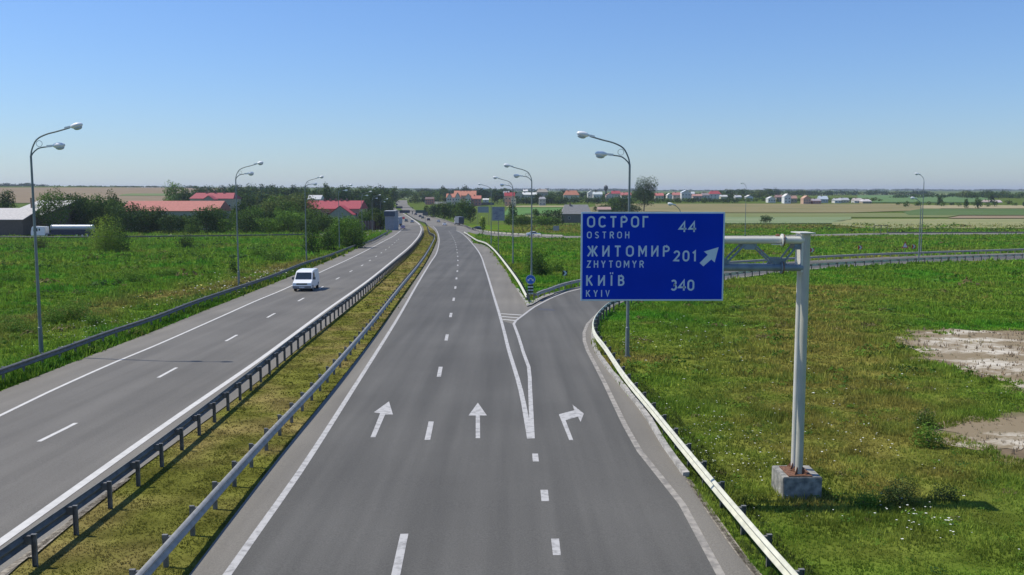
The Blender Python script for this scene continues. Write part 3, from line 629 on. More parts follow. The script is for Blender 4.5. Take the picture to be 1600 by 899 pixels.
# ---------------------------------------------------------------- gantry and direction sign
def gantry():
    near = U(1249,741,.62); far = U(1241.5,733.5,.62); b = U(1254,779); bz = G(b.x, b.y)
    t = thing('sign_gantry', 'cream painted steel gantry on two posts carrying the blue direction sign', 'sign gantry', (near.x, near.y+.35, bz))
    o = t.location.copy(); top = ZV(365, near.y)
    def L(p): return Vector(p)-o
    X0 = near.x; Y0 = near.y+.05; Y1 = Y0+.50
    mb = MB(); mb.tube([L((X0, Y0, bz+.6)), L((X0, Y0, top))], .105, 16); mb.build('post', mat('shaded_post_paint', (.38,.38,.31), .6, .0, scale=1.6, col2=(.50,.47,.37), detail=9), t, smooth=True)  # near post paint darkened, its shaded side is put into the colour
    XB = far.x
    mb = MB(); mb.tube([L((XB, Y1, bz+.6)), L((XB, Y1, top-.02))], .085, 16); mb.build('post', M_gal2, t, smooth=True)
    mb = MB(); mb.box(X0-.24, X0+.18, Y0-.2, Y1+.16, top, top+.025); mb.v = [tuple(L(q)) for q in mb.v]; mb.build('cap_plate', M_gal2, t)
    z1 = ZV(375.5, Y0); z2 = ZV(418.5, Y0); xl = P(915, Y0).x; ym = (Y0+Y1)/2
    for nm, yy, r in (('top_tube', Y0+.02, .10), ('top_tube', Y1, .08)):
        mb = MB(); mb.tube([L((xl, yy, z1)), L((X0-.02, yy, z1))], r, 14); mb.build(nm, M_gal2, t, smooth=True)
    for nm, yy, r in (('bottom_tube', Y0+.02, .095), ('bottom_tube', Y1, .08)):
        mb = MB(); mb.tube([L((xl, yy, z2)), L((X0-.02, yy, z2))], r, 14); mb.build(nm, M_gry, t, smooth=True)
    xa = X0-.15; n = 0; mbb = MB(); g = MB()
    pos = [P(u, Y0).x for u in (1240, 1207, 1161, 1120, 1075, 1035, 995, 955, 920)]
    for yy in (Y0+.02, Y1):
        for i in range(len(pos)-1):
            za, zb = (z1, z2) if i % 2 == 0 else (z2, z1)
            m_ = MB(); m_.tube([L((pos[i], yy, za)), L((pos[i+1], yy, zb))], .028, 8); m_.build('brace', M_gry, t)
        for i, xx in enumerate(pos[:-1]):
            zz = z1-.12 if i % 2 == 0 else z2+.12
            a = .22; s = 1 if i % 2 == 0 else -1
            m_ = MB(); m_.add([L((xx-a, yy-.012, zz+.06*s)), L((xx+a, yy-.012, zz+.06*s)), L((xx+a*.6, yy-.012, zz-.14*s)), L((xx-a*.6, yy-.012, zz-.14*s)), L((xx-a, yy+.012, zz+.06*s)), L((xx+a, yy+.012, zz+.06*s)), L((xx+a*.6, yy+.012, zz-.14*s)), L((xx-a*.6, yy+.012, zz-.14*s))], [(0,1,2,3),(7,6,5,4),(0,1,5,4),(1,2,6,5),(2,3,7,6),(3,0,4,7)])
            m_.build('gusset_plate', M_gry, t)
    xf = P(1211, Y0).x
    for zz, yy, r, mm in ((z1, Y0+.02, .10, M_gal2), (z2, Y0+.02, .095, M_gry), (z1, Y1, .08, M_rust), (z2, Y1, .08, M_gry)):
        m_ = MB(); m_.tube([L((xf-.03, yy, zz)), L((xf-.002, yy, zz))], r+.075, 14); m_.build('flange', mm, t)
        m_ = MB(); m_.tube([L((xf+.002, yy, zz)), L((xf+.03, yy, zz))], r+.075, 14); m_.build('flange', M_rust, t)
    m_ = MB(); m_.box(xf-.32, xf-.03, Y0-.11, Y0+.0, z1-.125, z1-.105); m_.v = [tuple(L(q)) for q in m_.v]; m_.build('bracket', M_gal2, t)
    for zz in (z1, z2):
        for xx in (pos[1], pos[3], pos[5], pos[7]):
            m_ = MB(); m_.tube([L((xx, Y0, zz)), L((xx, Y1, zz))], .025, 6); m_.build('cross_bar', M_gry, t)
    m_ = MB(); m_.box(X0-.14, X0-.09, Y0-.05, Y1, z2-.12, top-.02); m_.v = [tuple(L(q)) for q in m_.v]; m_.build('web_plate', M_gal2, t)
    m_ = MB(); m_.box(X0-.36, X0+.30, Y0-.26, Y1+.16, bz+.60, bz+.635); m_.v = [tuple(L(q)) for q in m_.v]; m_.build('base_plate', M_rust, t)
    g = MB(); q0 = Matrix.Translation(L((X0, Y0, bz+.635)))
    for a in range(4): R = q0@Matrix.Rotation(a*math.pi/2+.78, 4, 'Z'); g.add([R@Vector(c) for c in ((.1,-.01,0),(.27,-.01,0),(.1,-.01,.2),(.1,.01,0),(.27,.01,0),(.1,.01,.2))], [(0,1,2),(5,4,3),(0,3,4,1),(1,4,5,2),(2,5,3,0)])
    q0 = Matrix.Translation(L((XB, Y1, bz+.635)))
    for a in range(4): R = q0@Matrix.Rotation(a*math.pi/2+.78, 4, 'Z'); g.add([R@Vector(c) for c in ((.08,-.01,0),(.22,-.01,0),(.08,-.01,.16),(.08,.01,0),(.22,.01,0),(.08,.01,.16))], [(0,1,2),(5,4,3),(0,3,4,1),(1,4,5,2),(2,5,3,0)])
    g.build('rib', M_rust, t)
    bx0 = U(1223,779).x; bx1 = U(1284,779).x; by = b.y
    m_ = MB(); m_.box(bx0, bx1, by, by+1.15, bz-.4, bz+.6); blk = m_.build('concrete_block', mat('weathered_concrete', (.15,.15,.135), .95, scale=5, detail=9, col2=(.36,.34,.29), bump=.5), None, bevel=.02)
    tag(blk, 'square concrete block the gantry posts stand on in the grass', 'concrete block')
    return Y0, z1
GY, GZ1 = gantry()
def arc(cx, cy, rx, ry, a0, a1, n=14): return [(cx+rx*math.cos(rad(a0+(a1-a0)*i/n)), cy+ry*math.sin(rad(a0+(a1-a0)*i/n))) for i in range(n+1)]
def glyph(c):           # strokes (centre lines) in a box of height 1: (width, [(points, closed)])
    e = .0
    if c in 'ОO0': w = .66 if c != '0' else .56; return w, [(arc(w/2, .70, w/2, .30, 0, 180, 12)+arc(w/2, .30, w/2, .30, 180, 360, 12), True)]
    if c in 'СC': return .60, [(arc(.32, .70, .32, .30, 28, 180, 12)+arc(.32, .30, .32, .30, 180, 332, 12), False)]
    if c in 'ТT': return .62, [([(0,1),(.62,1)], False), ([(.31,1),(.31,-.08)], False)]
    if c in 'РP': return .54, [([(0,-.08),(0,1.0)], False), ([(0,1),(.27,1)]+arc(.27, .74, .27, .26, 90, -90, 10)+[(0,.48)], False)]
    if c == 'R': return .56, glyph('P')[1]+[([(.25,.48),(.58,-.08)], False)]
    if c == 'Г': return .48, [([(0,-.08),(0,1),(.5,1)], False)]
    if c in 'НH': return .56, [([(0,-.08),(0,1.08)], False), ([(.56,-.08),(.56,1.08)], False), ([(0,.52),(.56,.52)], False)]
    if c == 'И': return .58, [([(0,-.08),(0,1.08)], False), ([(.58,-.08),(.58,1.08)], False), ([(0,.06),(.58,.94)], False)]
    if c in 'МM': return .72, [([(0,-.08),(0,1.08)], False), ([(.72,-.08),(.72,1.08)], False), ([(.03,1.0),(.36,.30),(.69,1.0)], False)]
    if c == 'Ж': return .96, [([(.48,-.08),(.48,1.08)], False), ([(0,1.04),(.34,.53),(.62,.53),(.96,1.04)], False), ([(-.02,-.05),(.36,.53)], False), ([(.60,.53),(.98,-.05)], False)]
    if c in 'КK': return .56, [([(0,-.08),(0,1.08)], False), ([(.54,1.05),(.04,.45)], False), ([(.18,.60),(.58,-.06)], False)]
    if c == 'Ї': return .12, [([(.06,-.08),(.06,1.08)], False), ([(-.12,1.30),(.0,1.30)], False), ([(.12,1.30),(.24,1.30)], False)]
    if c == 'I': return .04, [([(.02,-.08),(.02,1.08)], False)]
    if c == 'В': return .52, [([(0,-.08),(0,1.08)], False), ([(0,1),(.24,1)]+arc(.24, .77, .23, .23, 90, -90, 10)+[(0,.54)], False), ([(.24,.54)]+arc(.25, .27, .27, .27, 90, -90, 10)+[(0,0)], False)]
    if c == 'S': return .52, [(arc(.26, .76, .25, .24, 25, 200, 10)+[(.12,.58),(.40,.43)]+arc(.26, .24, .26, .24, 40, -155, 10), False)]
    if c == 'Z': return .54, [([(0,1),(.54,1),(0,0),(.56,0)], False)]
    if c == 'Y': return .60, [([(0,1.06),(.30,.45),(.60,1.06)], False), ([(.30,.47),(.30,-.08)], False)]
    if c == 'V': return .58, [([(0,1.06),(.29,.02),(.58,1.06)], False)]
    if c == '4': return .72, [([(.54,-.08),(.54,1.0),(.0,.27),(.76,.27)], False)]
    if c == '2': return .54, [(arc(.27, .74, .26, .26, 170, 0, 10)+[(.48,.56),(.02,.02),(.56,.0)], False)]
    if c == '3': return .52, [(arc(.24, .77, .22, .23, 150, -90, 12)+arc(.24, .27, .26, .27, 90, -150, 12), False)]
    if c == '1': return .26, [([(0,.80),(.24,1.0),(.24,-.08)], False)]
def stroke(pts, t, closed):
    n = len(pts); P_ = [Vector((p[0], p[1])) for p in pts]; L_, R_ = [], []
    for i in range(n):
        a_ = P_[i-1] if (i > 0 or closed) else None; c_ = P_[(i+1) % n] if (i < n-1 or closed) else None
        if a_ is None: d = (c_-P_[i]).normalized(); nn = Vector((-d.y, d.x)); k = 1
        elif c_ is None: d = (P_[i]-a_).normalized(); nn = Vector((-d.y, d.x)); k = 1
        else:
            d1 = (P_[i]-a_).normalized(); d2 = (c_-P_[i]).normalized(); n1 = Vector((-d1.y, d1.x)); n2 = Vector((-d2.y, d2.x)); nn = (n1+n2)
            nn = nn.normalized() if nn.length > 1e-4 else n1; k = min(1/max(nn.dot(n1), .35), 2.2)
        L_.append(P_[i]+nn*t/2*k); R_.append(P_[i]-nn*t/2*k)
    vs = L_+R_; m = n if closed else n-1
    return vs, [(i, (i+1) % n, n+(i+1) % n, n+i) for i in range(m)]
def direction_sign():
    Ys = GY-.25
    def C(u, v): r = ray(u, v); k = Ys/r.y; return Vector((r.x*k, Ys, HC+r.z*k))
    A = C(908, 331.5); B = C(1133, 331.5); D = C(908, 470.2); W = B.x-A.x; H = A.z-D.z
    t = thing('direction_sign', 'large blue direction sign with white city names, distances and a slanted arrow', 'road sign', (A.x+W/2, Ys, D.z))
    mb = MB(); mb.box(-W/2, W/2, -.02, .03, 0, H); mb.build('panel', M_slet, t, bevel=.01)
    b = .045; mb = MB(); mb.box(-W/2+b, W/2-b, -.024, -.019, b, H-b); mb.build('face', M_blue, t)
    for z_ in (H*.2, H*.5, H*.8):
        m_ = MB(); m_.box(-W/2+.1, W/2-.1, .03, .08, z_-.03, z_+.03); m_.build('rail', M_gry, t)
    for x_ in (-W*.4, 0, W*.4):
        m_ = MB(); m_.box(x_-.03, x_+.03, .08, .17, -.05+.3, H*.95); m_.build('bracket', M_gry, t)
    x0, x1, y0, y1 = 160, 1424, 68, 848
    fx = lambda q: (q-x0)/(x1-x0)*W-W/2; fz = lambda q: H-(q-y0)/(y1-y0)*H
    def put(name, s, a0, a1, b0, b1, t_, gap):      # a0..a1, b0..b1: box of the word on the sign
        hh = b1-b0; T_ = t_*hh; body = hh-T_; Wd = [glyph(c)[0]*body for c in s]; tot = sum(Wd)+T_*len(s)
        g = (a1-a0-tot)/max(1, len(s)-1) if gap else 0; sc = 1.0
        if g < 3: sc = (a1-a0-3*(len(s)-1)-T_*len(s))/sum(Wd); g = 3
        X_ = a0; mb = MB(); k = 0
        for c, w_ in zip(s, Wd):
            for pts, cl in glyph(c)[1]:
                q = [(X_+T_/2+p[0]*body*sc, b1-T_/2-p[1]*body) for p in pts]
                q = [(p[0], min(max(p[1], b0-hh*.32), b1-(0 if True else 0))) for p in q]
                q2 = [(p[0], p[1]) for p in q]
                vs, fs = stroke(q2, T_, cl); yy = -.0262-.0005*(k % 4); k += 1
                mb.add([(fx(v.x), yy, fz(v.y)) for v in vs], fs)
            X_ += w_*sc+T_+g
        mb.build(name, M_slet, t)
    put('lettering', 'ОСТРОГ', 212, 755, 103, 203, .155, 1); put('lettering', 'OSTROH', 212, 585, 238, 298, .15, 1)
    put('lettering', 'ЖИТОМИР', 215, 942, 360, 458, .155, 1); put('lettering', 'ZHYTOMYR', 212, 717, 492, 555, .15, 1)
    put('lettering', 'КИЇВ', 208, 547, 620, 715, .16, 1); put('lettering', 'KYIV', 208, 418, 752, 812, .15, 1)
    put('lettering', '44', 1017, 1175, 148, 243, .16, 1); put('lettering', '201', 975, 1175, 403, 500, .16, 1); put('lettering', '340', 955, 1165, 660, 758, .16, 1)
    poly = [(1372,375),(1340,508),(1310,482),(1241,543),(1208,513),(1278,441),(1243,413)]
    mb = MB(); mb.add([(fx(a), -.027, fz(c)) for a, c in poly]+[(fx(a), -.0245, fz(c)) for a, c in poly], [(0,1,2,5,6),(2,3,4,5)]); mb.build('arrow', M_slet, t)
direction_sign()
# ---------------------------------------------------------------- small road signs
M_sw = mat('sign_white', (.6,.62,.62), .5, var=.05); M_sr = mat('sign_red', (.45,.03,.02), .5, var=.05); M_sb = mat('sign_black', (.03,.03,.03), .6)
M_sback = mat('sign_back', (.30,.32,.35), .6, .2, var=.08)
def round_sign():
    p = U(829, 463); t = thing('traffic_sign', 'blue round sign with two white arrows above a black and white striped board', 'road sign', p)
    MB().tube([(0,.03,-.2),(0,.03,2.0)], .035, 8).build('post', M_galv, t)
    zc = ZV(437, p.y)-p.z; R = .44
    MB().tube([(0,-.0,zc),(0,-.025,zc)], R, 28).build('rim', M_sw, t)
    d = MB().tube([(0,-.025,zc),(0,-.03,zc)], R*.93, 28).build('disc', mat('sign_round_blue', (.015,.13,.50), .4, var=.05), t)
    mb = MB()
    for s in (-1, 1):
        q = [(0,.14),(s*.10,.12),(s*.2,.02),(s*.27,.06),(s*.29,-.17),(s*.08,-.1),(s*.14,-.05),(s*.07,.03),(0,.05)]
        mb.add([(a, -.033, zc+b) for a, b in q], [tuple(r) for r in tessellate_polygon([[Vector((a, b, 0)) for a, b in q]])])
    mb.build('arrow', M_sw, d)
    z0, z1 = max(ZV(460, p.y)-p.z, .05), zc-R-.03; n = 6
    bd = MB().box(-.25, .25, -.0, .02, z0, z1).build('striped_board', M_sw, t)
    mb = MB()
    for i in range(0, n, 2): mb.box(-.25, .25, -.006, -.001, z1-(i+1)*(z1-z0)/n, z1-i*(z1-z0)/n)
    mb.build('stripe', M_sb, bd)
round_sign()
def chevron(u, v, vtop, w_, label, red=True, vb=None):
    p = U(u, v); t = thing('chevron_sign', label, 'road sign', p, group='bend chevrons along the ramp' if red else None)
    zc = ZV(vtop, p.y)-p.z; s = w_/2
    MB().tube([(0,.03,-.2),(0,.03,zc+s*.8)], .03, 6).build('post', M_galv, t)
    MB().box(-s, s, -.01, .02, zc-s, zc+s).build('panel', M_sr if red else M_sb, t)
    c = .95*s; q = [(-c*.75,c),(c*.1,c),(c*.9,0),(c*.1,-c),(-c*.75,-c),(c*.05,0)]
    MB().add([(a, -.016, zc+b) for a, b in q], [(0,1,2,5),(5,2,3,4)]).build('chevron', M_sw, t)
chevron(882.5, 441, 427, .55, 'small black sign with a pale chevron beside the round blue sign', False)
chevron(1189.5, 402, 394.6, .75, 'red and white chevron sign seen through the gantry truss')
chevron(1343.7, 395, 387, .75, 'red and white chevron sign right of the gantry post')
chevron(1427.5, 392, 385.5, .75, 'red and white chevron sign next to the white warning triangle')
chevron(1269, 398, 391, .75, 'red and white chevron sign peeking from behind the gantry post')
p = U(1413.5, 401); t = thing('warning_sign', 'white triangular warning sign on a thin post beside the ramp', 'road sign', p)
zt = ZV(377, p.y)-p.z; zb_ = ZV(388, p.y)-p.z
MB().tube([(0,.03,-.2),(0,.03,zt-.2)], .035, 6).build('post', M_galv, t); hw = .55
MB().add([(-hw,0,zb_),(hw,0,zb_),(0,0,zt),(-hw,.02,zb_),(hw,.02,zb_),(0,.02,zt)], [(0,1,2),(5,4,3),(0,3,4,1),(1,4,5,2),(2,5,3,0)]).build('panel', M_sr, t)
MB().add([(-hw*.72,-.004,zb_+.14),(hw*.72,-.004,zb_+.14),(0,-.004,zt-.28)], [(0,1,2)]).build('face', M_sw, t)
def board(u, v, u0, u1, vt, vb, label, m, posts=1, d=None, name='road_sign_board', frame=False):
    p = U(u, v) if d is None else P(u, d); t = thing(name, label, 'road sign', p)
    x0 = (u0-u)*PXM(p.y); x1 = (u1-u)*PXM(p.y); z0 = ZV(vb, p.y)-p.z; z1 = ZV(vt, p.y)-p.z
    if not frame: MB().box(x0, x1, -.02, .02, z0, z1).build('panel', m, t)
    else:
        mb = MB(); mb.box(x0, x1, -.08, .08, z1-.15, z1); mb.box(x0, x1, -.08, .08, z0, z0+.1); mb.box((x0+x1)/2-.07,(x0+x1)/2+.07,-.08,.08,z0+.1,z1-.15); mb.build('frame', m, t)
    for i in range(posts):
        x = (x0+x1)/2 if posts == 1 else x0+(x1-x0)*i/(posts-1); MB().tube([(x,.08,-.2),(x,.08,z1-.02)], .06, 8).build('post', M_galv, t)
    return t, x0, x1, z0, z1
t, x0, x1, z0, z1 = board(782, 397, 769, 788.5, 323.5, 345, 'grey square information board on a thin post in the island', mat('grey_board', (.26,.27,.31), .6, var=.1, scale=3))
mb = MB(); rr = random.Random(3)
for i in range(7):
    a = x0+(x1-x0)*rr.uniform(.12, .6); c_ = z0+(z1-z0)*(.15+.11*i); mb.box(a, a+(x1-x0)*rr.uniform(.2, .35), -.026, -.021, c_, c_+.1)
mb.build('marking', mat('board_marking', (.14,.13,.22), .7), t)
board(755, 352, 746.5, 763.5, 323, 332.5, 'two panel grey board standing in the green field beyond the truck', M_sback, 2)
board(868, 362, 864.5, 873.5, 353, 360.5, 'small grey blue board on the bank above the slip road', M_sback, 1)
board(1376, 368, 1365.5, 1386.5, 352, 366, 'empty rusty billboard frame at the edge of the right hand field', mat('frame_rust', (.10,.10,.08), .8), 3, frame=True, name='billboard_frame')
board(665, 347.5, 660.5, 668.5, 331.5, 337, 'dark road sign on a post in the median gap far along the road', M_dark, 1)
# ---------------------------------------------------------------- vehicles
def wheel(t, x, y, r, wd):
    o = MB().tube([(x-wd/2, y, r), (x+wd/2, y, r)], r, 18).build('wheel', M_black, t)
    MB().tube([(x-wd/2-.008, y, r), (x+wd/2+.008, y, r)], r*.58, 14).build('rim', M_hub, o)
def pane(t, name, pts, m=M_glass): MB().add(pts, [tuple(range(len(pts)))]).build(name, m, t)
def van(u, v, rz, label):     # front towards -Y
    p = U(u, v); t = thing('van', label, 'van', p, rz)
    W = .90; sh = lambda z_: 1-.13*max(0, (z_-1.0)/1.0)
    prof = [(-2.40,.34),(-2.42,.62),(-2.36,.86),(-1.62,1.12),(-.98,1.80),(-.72,1.92),(.2,1.97),(2.1,1.95),(2.26,1.75),(2.36,1.0),(2.36,.34),
            (1.83,.34),(1.75,.55),(1.55,.66),(1.35,.55),(1.27,.34),(-1.2,.34),(-1.28,.55),(-1.48,.66),(-1.68,.55),(-1.76,.34)]
    MB().prism(prof, -W, W, sh).build('body', M_white, t, bevel=.03)
    def pt(f, y0, z0, y1, z1, x): y = y0+(y1-y0)*f; z_ = z0+(z1-z0)*f; return (x*sh(z_), y-.022, z_+.022)
    pane(t, 'windscreen', [pt(.07,-1.62,1.12,-.98,1.80,-.80), pt(.07,-1.62,1.12,-.98,1.80,.80), pt(.95,-1.62,1.12,-.98,1.80,.78), pt(.95,-1.62,1.12,-.98,1.80,-.78)])
    for s in (-1, 1):
        X = lambda z_: s*(W*sh(z_)+.008)
        pane(t, 'side_window', [(X(1.15),-1.38,1.15),(X(1.75),-.86,1.75),(X(1.75),-.12,1.75),(X(1.15),-.12,1.15)])
        MB().box(s*.80-.13, s*.80+.13, -1.36, -1.2, 1.1, 1.3).build('mirror', M_dark, t, bevel=.02) if False else MB().box(s*1.03-.11, s*1.03+.11, -1.42, -1.28, 1.12, 1.36).build('mirror', M_dark, t, bevel=.02)
        pane(t, 'headlight', [(s*.55,-2.415,.70),(s*.86,-2.40,.70),(s*.86,-2.385,.86),(s*.55,-2.395,.86)], M_light)
        for y in (-1.48, 1.55): wheel(t, s*.80, y, .32, .20)
        MB().box(s*.908-.006, s*.908+.006, -.06, -.045, .5, 1.75).build('door_gap', M_dark, t) if False else None
    pane(t, 'grille', [(-.53,-2.42,.70),(.53,-2.42,.70),(.53,-2.395,.86),(-.53,-2.395,.86)], mat('grille', (.03,.07,.06), .5))
    MB().box(-.88, .88, -2.50, -2.36, .34, .60).build('bumper', mat('bumper', (.22,.22,.22), .6), t, bevel=.03)
    pane(t, 'number_plate', [(-.26,-2.506,.42),(.26,-2.506,.42),(.26,-2.506,.53),(-.26,-2.506,.53)], M_sw)
    MB().box(-.75, .75, -2.2, 2.2, .25, .345).build('underbody', M_black, t)
    MB().tube([(.55,-1.15,1.46),(.55,-1.1,1.5)], .1, 8)
    pane(t, 'rear_window', [(-.7,2.30,1.2),(.7,2.30,1.2),(.66,2.255,1.7),(-.66,2.255,1.7)])
    return t
vp = U(477, 454.5); la = U(520, 420)-U(440, 454)
van(479, 452.6, math.atan2(-la.x, la.y), 'white panel van driving towards the viewer on the left carriageway')
def car(u, v, rz, color, label, group='cars far along the motorway', van_=False):
    p = U(u, v); t = thing('car', label, 'car', p, rz, group)
    m = mat('car_paint_%.2f_%.2f_%.2f' % color, color, .25, .1, var=.03); W = .86
    sh = lambda z_: 1-.22*max(0, (z_-.85)/.6)
    prof = [(-2.15,.28),(-2.2,.6),(-1.95,.82),(-1.05,.92),(-.45,1.38),(.75,1.42),(1.45,1.0),(2.1,.95),(2.18,.6),(2.12,.28)]
    MB().prism(prof, -W, W, sh).build('body', m, t, bevel=.04)
    g = lambda y, z_, x: (x*sh(z_), y, z_)
    pane(t, 'windscreen', [g(-1.02,.96,-.76),g(-1.02,.96,.76),g(-.5,1.36,.76),g(-.5,1.36,-.76)]); pane(t, 'rear_window', [g(1.42,1.04,-.74),g(1.42,1.04,.74),g(.82,1.40,.74),g(.82,1.40,-.74)])
    for s in (-1, 1):
        pane(t, 'side_window', [(s*(W*sh(.96)+.01),-.9,.96),(s*(W*sh(1.34)+.01),-.42,1.34),(s*(W*sh(1.34)+.01),.7,1.34),(s*(W*sh(1.0)+.01),1.25,1.0)])
        for y in (-1.35, 1.35): wheel(t, s*.78, y, .31, .2)
        pane(t, 'headlight', [(s*.5,-2.2,.6),(s*.8,-2.19,.6),(s*.78,-2.12,.74),(s*.5,-2.12,.74)], M_light); pane(t, 'tail_light', [(s*.55,2.2,.65),(s*.82,2.2,.65),(s*.82,2.15,.85),(s*.55,2.15,.85)], M_tail)
    return t
dr = lambda a, b: (lambda d: math.atan2(-d.x, d.y))(U(*b)-U(*a))
hl = dr((629,356),(636,342))
car(630.5,342.6,hl,(.45,.03,.03),'red car coming towards the viewer near the grey truck'); car(634.8,346.8,hl,(.04,.05,.05),'dark car right behind the red car on the left carriageway')
car(644,348.4,hl,(.12,.15,.2),'blue grey car by the inner edge line of the left carriageway'); car(629.5,358,hl,(.12,.10,.2),'small bluish car in front of the white cabbed truck')
hr = dr((700,352),(676,340))+math.pi
car(685,347.6,hr,(.5,.52,.55),'pale grey car driving away, ahead of the white car'); car(694.6,352.8,hr,(.8,.8,.8),'white car driving away left of the grey truck')
car(669.5,345,hr,(.05,.05,.06),'black car driving away by the median sign post'); car(656.5,339.6,hr,(.08,.1,.12),'dark car driving away near the overhead gantry'); car(649.5,336.2,hr,(.1,.1,.12),'tiny dark car under the overhead gantry'); car(660.5,341.8,hr,(.1,.14,.13),'greenish dark car driving away, second behind the gantry')
hh = dr((612,322),(606,314))
for (u, v, c_, l) in ((601,319,(.3,.06,.06),'distant reddish car on the climbing road'),(606,317.5,(.12,.1,.14),'distant dark car on the climbing road'),(602,322.5,(.05,.05,.08),'lowest dark car on the climbing road'),(620,321,(.1,.1,.12),'distant dark car on the right half of the climbing road')): car(u, v, hh, c_, l)
car(834,369.6,math.pi/2+.05,(.8,.8,.78),'white car on the slip road beside the pale barrier', None); car(747.5,357.9+2,math.pi/2-.25,(.04,.04,.05),'black car on the slip road behind the grey truck', None)
def truck_box(u, v, rz, cabc, boxc, label, w_=2.5, L=9, H=4.0, front=True):
    p = U(u, v); t = thing('truck', label, 'truck', p, rz)          # cab towards -Y
    mc = mat('cab_%.2f' % cabc[0], cabc, .35, var=.04); mbx = mat('box_%.2f_%.2f' % (boxc[0], boxc[2]), boxc, .7, var=.08)
    MB().prism([(-L/2-2.2,.5),(-L/2-2.25,1.5),(-L/2-2.05,2.9),(-L/2-1.6,3.2),(-L/2-.25,3.2),(-L/2-.25,.5)], -w_/2+.05, w_/2-.05).build('cab', mc, t, bevel=.05)
    pane(t, 'windscreen', [(-1.1,-L/2-2.26,1.65),(1.1,-L/2-2.26,1.65),(1.05,-L/2-2.10,2.7),(-1.05,-L/2-2.10,2.7)])
    for s in (-1, 1): pane(t, 'side_window', [(s*1.215,-L/2-1.9,1.7),(s*1.215,-L/2-1.8,2.6),(s*1.215,-L/2-.9,2.6),(s*1.215,-L/2-.9,1.7)]); pane(t, 'headlight', [(s*.7,-L/2-2.25,.7),(s*1.1,-L/2-2.25,.7),(s*1.1,-L/2-2.26,1.0),(s*.7,-L/2-2.26,1.0)], M_light)
    MB().box(-1.1, 1.1, -L/2-2.3, -L/2-2.2, .4, .68).build('bumper', M_dark, t)
    MB().box(-w_/2, w_/2, -L/2, L/2, 1.05, H).build('box_body', mbx, t, bevel=.03)
    MB().box(-w_/2+.12, w_/2-.12, L/2+.001, L/2+.03, 1.2, H-.15).build('rear_door', mat('rear_door', (.045,.055,.08), .5), t)
    MB().box(-.45, .45, -L/2-.3, L/2-.1, .65, 1.04).build('chassis', M_dark, t); MB().box(-w_/2+.1, w_/2-.1, L/2-.1, L/2, .45, .62).build('rear_bumper', M_dark, t)
    for s in (-1, 1):
        for y in (-L/2-1.5, L/2-1.2, L/2-2.5, L/2-3.8 if L > 7 else -L/2+.8): wheel(t, s*1.05, y, .5, .3)
        pane(t, 'tail_light', [(s*.8,L/2+.02,.7),(s*1.1,L/2+.02,.7),(s*1.1,L/2+.02,.95),(s*.8,L/2+.02,.95)], M_tail)
    return t
truck_box(718,352.3,hr+.12,(.4,.4,.4),(.13,.15,.18),'grey covered truck with dark rear doors driving away on the right carriageway')
truck_box(621.8,353.6,hl-.15,(.75,.75,.75),(.30,.34,.40),'white cabbed truck coming towards the viewer beside the grey roadside building')
def tanker():
    a = U(54, 371.5); b = U(150, 371.5); d = b-a; rz = math.atan2(d.y, d.x)-math.pi/2
    mid = a+d*.5; mid = P(100, 268); mid = U(100, 370.6)
    t = thing('tanker_truck', 'white cab tanker truck with a long shiny tank on the side road', 'tanker truck', mid, -math.pi/2)   # cab towards -x world
    k = PXM(mid.y); L = 96*k; y0 = -L/2          # local -Y is forward -> world -x
    MB().prism([(y0,.45),(y0-.02,1.4),(y0+.25,2.7),(y0+.6,3.0),(y0+4.2*.93,2.9),(y0+3.9,.45)], -1.2, 1.2).build('cab', M_white, t, bevel=.06)
    for s in (-1, 1): pane(t, 'side_window', [(s*1.206,y0+.7,1.6),(s*1.206,y0+.75,2.5),(s*1.206,y0+1.9,2.5),(s*1.206,y0+1.9,1.6)]); pane(t, 'side_window', [(s*1.206,y0+2.2,1.8),(s*1.206,y0+2.2,2.4),(s*1.206,y0+2.6,2.4),(s*1.206,y0+2.6,1.8)])
    pane(t, 'windscreen', [(-1.05,y0+.06,1.6),(1.05,y0+.06,1.6),(1.0,y0+.25,2.55),(-1.0,y0+.25,2.55)])
    ys_ = y0+5.4; MB().tube([(0,ys_,2.55),(0,ys_+.3,2.55),(0,L/2-.3,2.55),(0,L/2,2.55)], [.6,.9,.9,.6], 28).build('tank', mat('tank_metal', (.40,.42,.43), .3, .5, var=.05), t, smooth=True)
    MB().tube([(0,ys_-.01,2.5),(0,ys_-.05,2.5)], .98, 24).build('tank_end', M_white, t)
    for i in range(4): MB().tube([(0,ys_+1.6+i*2.6,3.3),(0,ys_+1.6+i*2.6,3.5)], .28, 10).build('hatch', M_galv, t)
    MB().box(-1.15, 1.15, ys_+.2, L/2-.3, .62, 2.0).build('chassis', mat('dark_blue_skirt', (.02,.025,.05), .6), t)
    MB().box(-.5, .5, y0+.5, ys_+1, .5, .95).build('frame', M_dark, t)
    for s in (-1, 1):
        for y in (y0+1.1, y0+4.4, L/2-1.5, L/2-2.9, L/2-4.3): wheel(t, s*1.0, y, .5, .3)
tanker()
